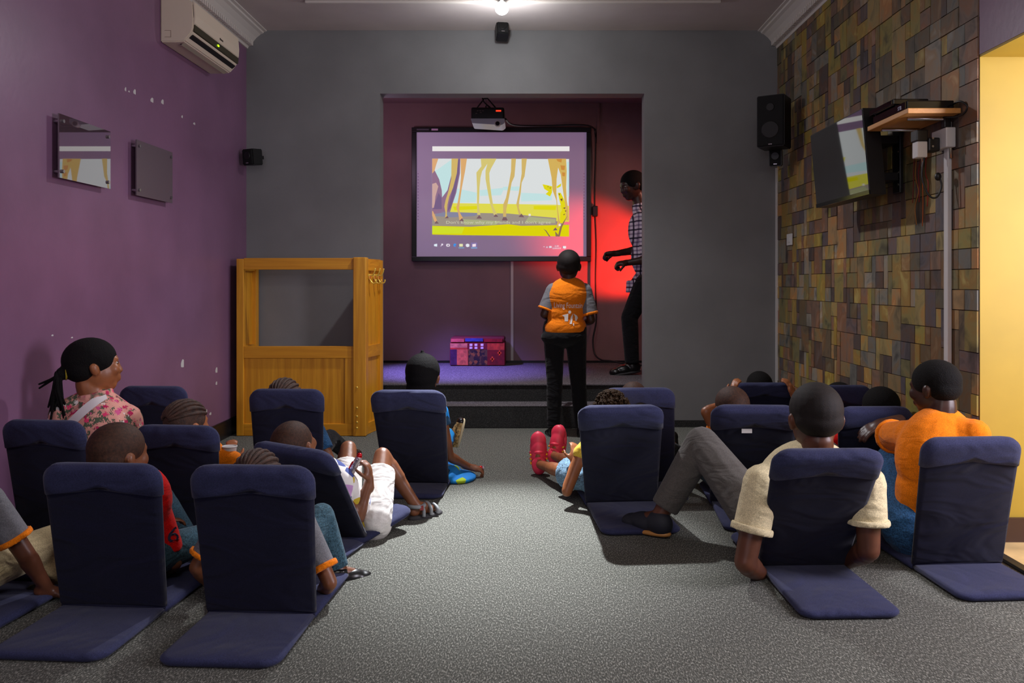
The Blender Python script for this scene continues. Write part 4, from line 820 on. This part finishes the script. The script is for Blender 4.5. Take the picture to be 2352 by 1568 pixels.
def shoe(an, t, f, h, kind, R):
    t = V(t).normalized(); u = V((0, 0, 1))-t*t.z; u = u.normalized() if u.length > .12 else (V((0, -1, 0))-t*t.dot(V((0, -1, 0)))).normalized()
    s = t.cross(u); L = .152*h; wd = .036*h*.86
    base = an-u*min(.05, .033*h)
    up_m = {'black_sh': 'black_sh', 'blue_sh': 'blue_sh', 'pink_sh': 'pink_sh', 'canvas': 'canvas_n', 'sandal': None}[kind]; so_m = {'black_sh': 'sole_d', 'blue_sh': 'sole_t', 'pink_sh': 'pink_sh', 'canvas': 'sole_w', 'sandal': 'sole_d'}[kind]
    heel = base-t*.24*L
    out = []
    for i in range(20):
        a = 2*math.pi*i/20; x = math.cos(a); y = math.sin(a); ww = wd*(1.0+.12*math.sin(a)); out.append((x*ww, L*.5+y*L*.5))
    pad('sole', out, .020 if kind != 'sandal' else .026, heel-u*.008, s, t, u, so_m, R)
    if up_m:
        ps = [('e', heel+t*.22*L+u*.022*h*.8, (s*wd*.88, t*.24*L, u*.032*h)), ('e', heel+t*.52*L+u*.012*h, (s*wd*.95, t*.32*L, u*.026*h)), ('e', heel+t*.78*L+u*.008*h, (s*wd*.95, t*.22*L, u*.020*h))]
        if kind != 'blue_sh': ps.append(('t', an-u*.02, .034*h*.8, an+u*.012, .033*h*.8))
        o = blob('shoe', ps, .006, up_m, R, 2)
        if kind == 'pink_sh':
            for q in (.36, .5): tube('strap', [heel+t*q*L+s*wd*.95+u*.01, heel+t*(q+.02)*L+u*(.040*h), heel+t*q*L-s*wd*.95+u*.01], .009, 'pink_sh', R)
            for q in (.28, .38, .48): tube('stripe', [heel+t*q*L-s*wd*.93+u*.004, heel+t*(q-.03)*L-s*wd*.93+u*.022*h], .005, 'neon', R); tube('stripe', [heel+t*q*L+s*wd*.93+u*.004, heel+t*(q-.03)*L+s*wd*.93+u*.022*h], .005, 'neon', R)
        if kind == 'canvas':
            for q in (.42, .52, .62): tube('lace', [heel+t*q*L+s*wd*.5+u*.028*h, heel+t*q*L+u*.036*h*(1.1-.4*q), heel+t*q*L-s*wd*.5+u*.028*h], .004, 'sole_w', R)
            blob('toe_cap', [('e', heel+t*.86*L+u*.008*h, (s*wd*.9, t*.15*L, u*.02*h))], .006, 'black_sh', R, 1)
    else:
        for q, hh_ in ((.30, .036), (.52, .034), (.72, .024)): tube('strap', [heel+t*q*L+s*wd*1.0, heel+t*(q+.02)*L+s*wd*.8+u*hh_*h*.7, heel+t*(q+.03)*L+u*hh_*h*1.15, heel+t*(q+.02)*L-s*wd*.8+u*hh_*h*.7, heel+t*q*L-s*wd*1.0], .008, 'strap', R)
        g = [an+(s*math.cos(a)+t*math.sin(a))*.034*h*.82+u*.006 for a in [i*6.2832/14 for i in range(15)]]; tube('ankle_strap', g, .009, 'strap', R, smooth=False)
        box('buckle', tuple(an+s*.03*h-V((.008, .008, .008))), tuple(an+s*.03*h+V((.008, .008, .012))), mat('buckle_red', (150, 60, 60), .5), R)
def project(name, s, size, shirt_o, c, ex, ey, view, m, R, wid=None):
    """lettering laid on a garment: cast along view"""
    me = shirt_o.data; b0 = orig(shirt_o); bvh = BVHTree.FromPolygons([v.co+b0 for v in me.vertices], [tuple(p.vertices) for p in me.polygons])
    vs, fs = text_geo(s, size) if isinstance(s, str) else s
    x0 = min(v[0] for v in vs); x1 = max(v[0] for v in vs); kk = (wid/(x1-x0)) if wid else 1; mid = (x0+x1)/2; out = []
    for v in vs:
        p = V(c)+V(ex)*(v[0]-mid)*kk+V(ey)*v[1]*(kk if not isinstance(s, str) else 1); hit = bvh.ray_cast(p-V(view)*.6, V(view), 2)
        out.append(tuple((hit[0] if hit[0] is not None else p)-V(view)*.003))
    return mk(name, out, fs, m, R)
# ---- standing boy in front of the stage
Yb = 5.72
R, so, d = person('boy standing before the stage in an orange polo with gray sleeves', 1.28, W(1297, 752, Yb), W(1306, 652, Yb), 0, head=W(1306, 611, Yb), hf=(0, 1, .12), hh=.222, skin_=3,
    sh=(W(1272, 668, Yb), W(1341, 668, Yb)), aL=(W(1250, 722, Yb-.02), W(1272, 735, Yb+.2)), aR=(W(1358, 735, Yb-.02), W(1335, 745, Yb+.18)),
    lL=(W(1274, 875, Yb), W(1272, 985, Yb), (-.25, 1, -.1)), lR=(W(1328, 875, Yb), W(1336, 987, Yb), (.2, 1, -.1)), shirt='orange', sleeve=.82, sleeve_m='graycl', cuff='orange', pants='black_tr', pleg=1.93, collar='graycl', vox=.0065, girth=1.16, shirt_grow=1.7, pgirth=1.08, hair='dark')
c = W(1304, 706, Yb); M['print'] = mat('white_print', (240, 232, 224), .7)
project('lettering', 'Living Fountain', .052, so, c, (1, 0, -.02), (0, 0, 1), (0, 1, 0), 'print', R, .195)
def emblem():
    vs, fs = [], []
    def poly(p): n = len(vs); vs.extend([(x, y, 0) for x, y in p]); fs.append(tuple(range(n, n+len(p))))
    poly([(.0+.010*math.cos(t), .062+.011*math.sin(t)) for t in [i*6.2832/14 for i in range(14)]])
    poly([(-.052, .040), (-.010, .052), (-.012, .0), (-.034, .0), (-.036, .030)])
    poly([(.022, .052), (.008, .030), (-.002, -.018), (.014, -.018), (.020, .02)]); poly([(.026, .052), (.050, .038), (.058, .022), (.045, .0), (.038, .004), (.036, .03)]); poly([(.022, -.012), (.028, -.012), (.030, -.030), (.024, -.030)])
    return vs, fs
project('emblem', emblem(), 0, so, W(1308, 736, Yb), (1, 0, 0), (0, 0, 1), (0, 1, 0), 'print', R)
# ---- man on the stage
Ym = 7.0
person('man in plaid shirt on the stage, half hidden by the wall', 1.74, W(1484, 655, Ym), W(1474, 478, Ym), 78, head=W(1452, 427, Ym), hf=(-1, -.35, -.25), hh=.25, skin_=3,
    sh=(W(1476, 500, Ym-.17), W(1482, 500, Ym+.17)), aL=(W(1490, 596, Ym-.2), W(1443, 603, Ym-.16), (-1, 0, -.1)), aR=(W(1470, 573, Ym+.16), W(1415, 582, Ym+.1), (-1, 0, -.05)),
    lL=(W(1446, 728, Ym-.12), W(1452, 838, Ym-.1), (-1, 0, -.15)), lR=(W(1500, 745, Ym+.1), W(1540, 838, Ym+.12), (-1, 0, -.1)), shirt='plaid', sleeve=.9, pants='black_tr', pleg=1.95, hair='black', shoes='black_sh', hands=(('L', (0, .3, -1), 1, 1.35), ('R', (0, -.3, -1), -1, 1.35)), vox=.0075, eyes=True, hem=.03, collar='plaid')
# ---- woman in floral blouse
Yw = 3.47
R, so, d = person('woman in a pink floral blouse with a white strap and tied locks', 1.64, W(222, 1205, Yw), W(222, 905, Yw), -22, head=W(216, 842, Yw), hf=(.80, .6, .08), hu=(-.1, 0, 1), hh=.232, skin_=2,
    sh=(W(150, 950, Yw-.03), W(290, 962, Yw+.0)), aL=(W(140, 1060, Yw-.05), W(200, 1120, Yw+.15)), aR=(W(312, 1085, Yw+.05), W(255, 1120, Yw+.22)),
    lL=((-1.84, 3.82, .25), (-1.80, 3.95, .06), (.1, 1, 0)), lR=((-1.68, 3.80, .22), (-1.68, 4.0, .06), (.1, 1, 0)), shirt='floral', sleeve=.98, pants='grey_tr', hair='pony', vox=.0065, eyes=True, collar='floral', girth=1.06, shirt_grow=1.4)
vs, fs = [], []
for i in range(13): t = i/12; vs += [(-.02, t, 0), (.02, t, 0)]
fs = [(2*i, 2*i+1, 2*i+3, 2*i+2) for i in range(12)]
me = so.data; b0 = orig(so); bvh = BVHTree.FromPolygons([v.co+b0 for v in me.vertices], [tuple(p.vertices) for p in me.polygons]); out = []
for v in vs:
    p = lerp(W(160, 1000, Yw), W(252, 905, Yw), v[1]*1.02)-V((0, .5, 0)); q = p+V((.62, 0, .78))*0; dirp = V((.70, 0, -.71))*v[0]
    hit = bvh.ray_cast(p+dirp, V((0, 1, 0)), 2); out.append(tuple((hit[0] if hit[0] is not None else p+V((0, .42, 0)))-V((0, .004, 0))))
mk('shoulder_strap', out, fs, 'white_strap', R, True)
# ---- boy in red (nearest left chair)
R, so, d = person('shaven-headed boy in a red shirt in the near left chair', 1.22, (-1.36, 2.84, .13), (-1.34, 2.83, .385), -14, head=W(274, 1046, 2.80), hf=(.48, .88, -.05), hh=.218, skin_=1,
    sh=((-1.475, 2.83, .33), W(356, 1150, 2.84)), aR=(W(400, 1292, 2.86), W(360, 1330, 3.05)), aL=None, shirt='red', sleeve=.82, pants='jeans_t', vox=.0075, girth=1.0,
    lL=((-1.40, 3.12, .25), (-1.38, 3.3, .06)), lR=((-1.17, 3.06, .13), (-1.12, 3.30, .06)))
project('sleeve_badge', '6', .075, so, W(401, 1243, 2.83), (1, 0, 0), (0, 0, 1), (0, 1, 0), mat('badge_navy', (44, 40, 70), .8), R)
# ---- girl with orange-trimmed gray sleeves (nearest chair)
person('child with braids and orange-trimmed gray sleeves in the nearest chair', 1.16, (-.88, 2.80, .11), (-.90, 2.76, .325), -4, head=W(592, 1105, 2.80), hf=(.1, 1, -.2), hh=.2, skin_=1,
    sh=((-1.02, 2.77, .275), (-.77, 2.77, .275)), aL=(W(452, 1302, 2.74), W(500, 1360, 2.9)), aR=(W(757, 1338, 2.72), W(725, 1375, 2.86)), shirt='graycl', sleeve=.80, cuff='orange', pants='jeans_t', hair='braids', vox=.007, girth=.95, collar='orange',
    lL=((-.98, 3.05, .24), (-.95, 3.2, .06)), lR=(W(738, 1185, 2.98), W(778, 1312, 2.96), (.8, .6, -.1)))
# ---- girl holding a cup
person('girl with braids holding a white cup, half hidden by chairs', 1.2, (-1.40, 3.55, .12), (-1.40, 3.49, .37), -8, head=W(430, 977, 3.46), hf=(.5, .85, 0), hh=.205, skin_=2, shirt='orange', sleeve=.9, pants='jeans', hair='braids', vox=.0065,
    aR=(W(512, 1085, 3.5), W(528, 1062, 3.56), (.05, .1, 1)), hands=(('R', (-.3, 1, .1), -1, .75),), lL=((-1.5, 3.83, .22), (-1.48, 3.98, .06)), lR=((-1.32, 3.83, .22), (-1.30, 3.98, .06)))
cpp = W(527, 1044, 3.50); cu = root('paper_cup', cpp-V((0, 0, .03)), 'small white cup held up by the girl with braids', 'cup')
g = ([], []); capg(cpp-V((0, 0, .03)), .022, cpp+V((0, 0, .035)), .03, g, True, 20); mk('cup_body', g[0], g[1], 'plastic_w', cu); tube('rim', [cpp+V((.03*math.cos(a), .03*math.sin(a), .035)) for a in [i*6.2832/16 for i in range(17)]], .003, 'plastic_w', cu, 6, False)
# ---- reclining boy with sandals
R, so, d = person('boy in white shorts and gray sandals reclining in a chair', 1.24, W(826, 1190, 3.47), W(718, 1062, 3.36), -18, head=W(678, 1026, 3.32), hf=(.25, .85, .25), hu=(-.25, -.2, .95), hh=.212, skin_=1,
    sh=((-.93, 3.42, .27), W(752, 1105, 3.33)), aR=(W(822, 1188, 3.38), W(848, 1105, 3.42), (-.12, .05, 1)), aL=((-.97, 3.55, .15), (-.86, 3.62, .18)), hands=(('R', (-1, .25, .2), 1, 1.0),),
    lR=(W(878, 1046, 3.70), W(957, 1163, 3.73), (.75, .75, 0)), lL=(W(800, 1030, 3.78), W(778, 1108, 3.98), (.3, 1, 0)), shirt='kidprint', sleeve=.55, pants='whitecl', pleg=.74, shoes='sandal', vox=.006, collar=None)
a, b = W(792, 1110, 3.40), W(824, 1052, 3.40)
cw_ = root('snack_wrapper', b, 'shiny red and silver snack wrapper in the reclining boy\'s hand', 'wrapper')
blob('wrapper', [('c', a, .012, lerp(a, b, .5), .016), ('c', lerp(a, b, .5), .016, b, .014), ('t', lerp(a, b, -.05), .02, lerp(a, b, -.3), .024)], .004, 'foil', cw_, 1); blob('wrapper_edge', [('c', a+V((-.011, -.004, .004)), .007, lerp(a, b, .8)+V((-.011, -.004, .004)), .007), ('c', b, .013, b+V((.004, 0, .012)), .011)], .004, 'foil_r', cw_, 1)
# ---- child in front of the booth
person('child whose parted hair shows above the chair before the booth', 1.2, (-1.22, 4.30, .12), (-1.25, 4.26, .36), -6, head=W(655, 919, 4.25), hh=.215, hf=(.1, 1, 0), skin_=1, shirt='jeans', sleeve=.7, pants='black_tr', hair='braids', aR=(W(756, 1052, 4.22), W(738, 1095, 4.35)),
    lL=((-1.32, 4.6, .2), (-1.3, 4.8, .06)), lR=((-1.12, 4.6, .2), (-1.05, 4.8, .06)))
# ---- girl in blue dress
R, so, d = person('girl in a blue printed dress sitting beside the aisle', 1.2, (-.59, 4.50, .12), (-.58, 4.42, .40), -8, head=W(972, 866, 4.42), hf=(.1, 1, -.05), hh=.235, skin_=1, sh=((-.70, 4.42, .36), W(1012, 945, 4.40)), aR=(W(1032, 1048, 4.42), W(1078, 1072, 4.52), (1, .1, -.25)), hands=(('R', (0, .3, -1), 1, .9),),
    lR=((-.50, 4.78, .18), W(1036, 1008, 5.0), (.25, .05, 1)), lL=((-.68, 4.8, .16), (-.66, 5.0, .1), (-.1, .2, 1)), shirt='dress', sleeve=.30, pants='dress', pleg=.98, hair='long', shoes='canvas', vox=.0065)
blob('skirt', [('e', W(1052, 1098, 4.48)+V((0, 0, .008)), (V((.10, 0, 0)), V((0, .13, 0)), V((0, 0, .028)))), ('e', W(1032, 1088, 4.5)+V((0, 0, .01)), (V((.06, 0, 0)), V((0, .16, 0)), V((0, 0, .05))))], .007, 'dress', R, 2)
p = W(1098, 1076, 4.54); sw = root('sweet_wrapper', p, 'small red sweet wrapper in the hand of the girl in blue', 'wrapper'); blob('twist', [('c', p-V((.02, 0, .0)), .011, p+V((.016, 0, .004)), .013)], .004, 'foil_r', sw, 1); blob('foil_end', [('t', p+V((.018, 0, .004)), .008, p+V((.035, 0, .004)), .014)], .004, 'foil', sw, 1)
# ---- curly child with coral shoes
R, so, d = person('curly-haired child in yellow top, denim shorts and coral shoes', 1.16, (.34, 4.02, .12), (.355, 3.95, .37), 14, head=W(1402, 953, 3.86), hf=(-.2, 1, 0), hh=.215, skin_=2, sh=(W(1335, 1040, 3.95), (.46, 3.97, .33)), aL=(W(1302, 1128, 3.90), W(1318, 1062, 4.08), (.1, .4, .9)),
    lL=(W(1292, 1082, 4.25), W(1238, 1066, 4.55), (-.03, .10, 1)), lR=(W(1310, 1060, 4.40), W(1272, 1046, 4.72), (.08, .15, 1)), shirt='yellowcl', sleeve=.0, pants='denim_l', pleg=.72, flare=1.35, hair='curly', shoes='pink_sh', shoe_k=1.32, vox=.0065)
# ---- child hidden in the chair behind
person('child in black shoes hidden in the chair behind the curly child', 1.12, (.56, 4.50, .12), (.55, 4.44, .33), -16, hh=.2, head=(.55, 4.43, .43), skin_=1, shirt='yellowcl', pants='black_tr', shoes='black_sh', lL=((.60, 4.72, .15), W(1548, 1040, 4.92), (.0, .1, 1)), lR=((.72, 4.72, .15), W(1577, 1046, 4.96), (.1, .1, 1)))
# ---- boy with raised elbow
person('boy with raised elbow in the chair with the white tag', 1.2, (.98, 4.08, .12), (.93, 3.93, .39), 10, head=W(1679, 940, 3.80), hf=(-.15, 1, .1), hh=.212, skin_=2, sh=((.885, 3.95, .36), (1.08, 3.93, .36)), aL=(W(1622, 946, 3.92), W(1668, 925, 3.96), (1, 0, .1)), shirt='orange', sleeve=.25, pants='jeans_t', vox=.0075,
    lL=((.85, 4.32, .13), (.74, 4.5, .06)), lR=((1.02, 4.4, .2), (1.02, 4.6, .06)))
# ---- child gripping the farthest chair
person('child gripping the top of the farthest chair with both hands', 1.14, (1.41, 5.24, .12), (1.41, 5.20, .335), 0, head=W(1743, 893, 5.14), hf=(0, 1, .0), hh=.21, skin_=2, shirt='orange', sleeve=.5, pants='black_tr', hair='cap', vox=.0045,
    sh=((1.29, 5.2, .30), (1.53, 5.2, .30)), aL=((1.17, 5.08, .33), W(1680, 907, 4.80), (.32, .1, .95)), aR=((1.66, 5.08, .33), W(1822, 907, 4.80), (-.32, .1, .95)), hands=(('L', (.6, .7, -.2), 1, .45), ('R', (-.6, .7, -.2), -1, .45)),
    lL=((1.30, 5.48, .2), (1.30, 5.62, .06)), lR=((1.52, 5.48, .2), (1.52, 5.62, .06)))
# ---- two children by the slate wall
person('dark-haired child behind the back corner chair', 1.14, (1.58, 4.52, .12), (1.60, 4.47, .32), 0, head=W(1938, 918, 4.43)+V((-.03, 0, -.01)), hh=.2, hf=(-.2, 1, 0), skin_=3, shirt='graycl', pants='black_tr', hair='cap', lL=((1.42, 4.68, .14), (1.55, 4.78, .06)), lR=((1.68, 4.70, .14), (1.60, 4.82, .06)))
person('child with long dark braids next to the man in orange', 1.16, (1.60, 4.08, .12), (1.62, 4.02, .34), 4, head=W(2030, 936, 3.98)+V((-.02, 0, -.01)), hh=.21, hf=(-.3, .9, -.1), skin_=3, shirt='red', pants='black_tr', hair='cap', lL=((1.50, 4.25, .2), (1.52, 4.22, .06)), lR=((1.70, 4.25, .2), (1.68, 4.22, .06)))
# ---- man in cream polo
R, so, d = person('man in a cream polo and gray chinos reclining on the right', 1.74, (.99, 3.16, .13), W(1868, 1062, 2.93), 4, head=W(1872, 962, 2.93), hf=(.02, 1, -.08), hh=.25, skin_=0, sh=(W(1748, 1108, 2.90), W(1992, 1108, 2.90)),
    aL=(W(1712, 1290, 2.86), W(1760, 1330, 3.06)), aR=(W(1995, 1262, 2.88), W(1945, 1290, 3.08)), lL=(W(1612, 1018, 3.48), W(1512, 1190, 3.47), (-.62, .78, -.05)), lR=((1.24, 3.50, .33), (1.22, 3.74, .07), (0, 1, 0)),
    shirt='creamcl', sleeve=.62, pants='grey_tr', pleg=1.86, shoes='blue_sh', vox=.0065, collar='creamcl', cuff='creamcl', girth=1.04, shirt_grow=1.1, hair='dark')
# ---- man in orange polo
R, so, d = person('man in an orange polo and jeans hugging his knee', 1.70, (1.53, 3.20, .13), W(2158, 968, 3.17), 16, head=W(2146, 892, 3.20), hf=(-.55, .83, -.12), hh=.212, skin_=3, sh=(W(2092, 1000, 3.22), W(2236, 998, 3.10)),
    aL=(W(2042, 1002, 3.46), W(2085, 985, 3.62)), aR=((1.70, 3.36, .38), W(2052, 968, 3.60), (-1, -.12, -.22)), hands=(('R', (0, .3, -1), 1, .35),), lL=(W(2052, 1056, 3.50), (1.40, 3.60, .07), (-.2, 1, 0)), lR=((1.66, 3.5, .34), (1.60, 3.62, .07), (0, 1, 0)),
    shirt='orange', sleeve=.86, cuff='orange', pants='jeans', pleg=1.9, hair='black', vox=.006, collar='orange', girth=.96)
# ---- child cut off at the lower left
person('child at the lower left edge in khaki trousers, arm on the floor', 1.3, (-1.86, 2.66, .13), (-1.83, 2.58, .42), -8, hh=.21, skin_=0, aR=(W(58, 1272, 2.66), W(112, 1358, 2.76), (.5, .6, -.3)), shirt='graycl', sleeve=.75, cuff='orange', pants='khaki', pleg=1.86, vox=.0075,
    sh=((-1.96, 2.58, .37), W(-28, 1145, 2.62)), lR=((-1.62, 2.98, .17), W(92, 1352, 2.80), (.5, .5, -.1)), lL=((-1.95, 2.98, .22), (-1.9, 3.05, .06), (.2, 1, 0)))
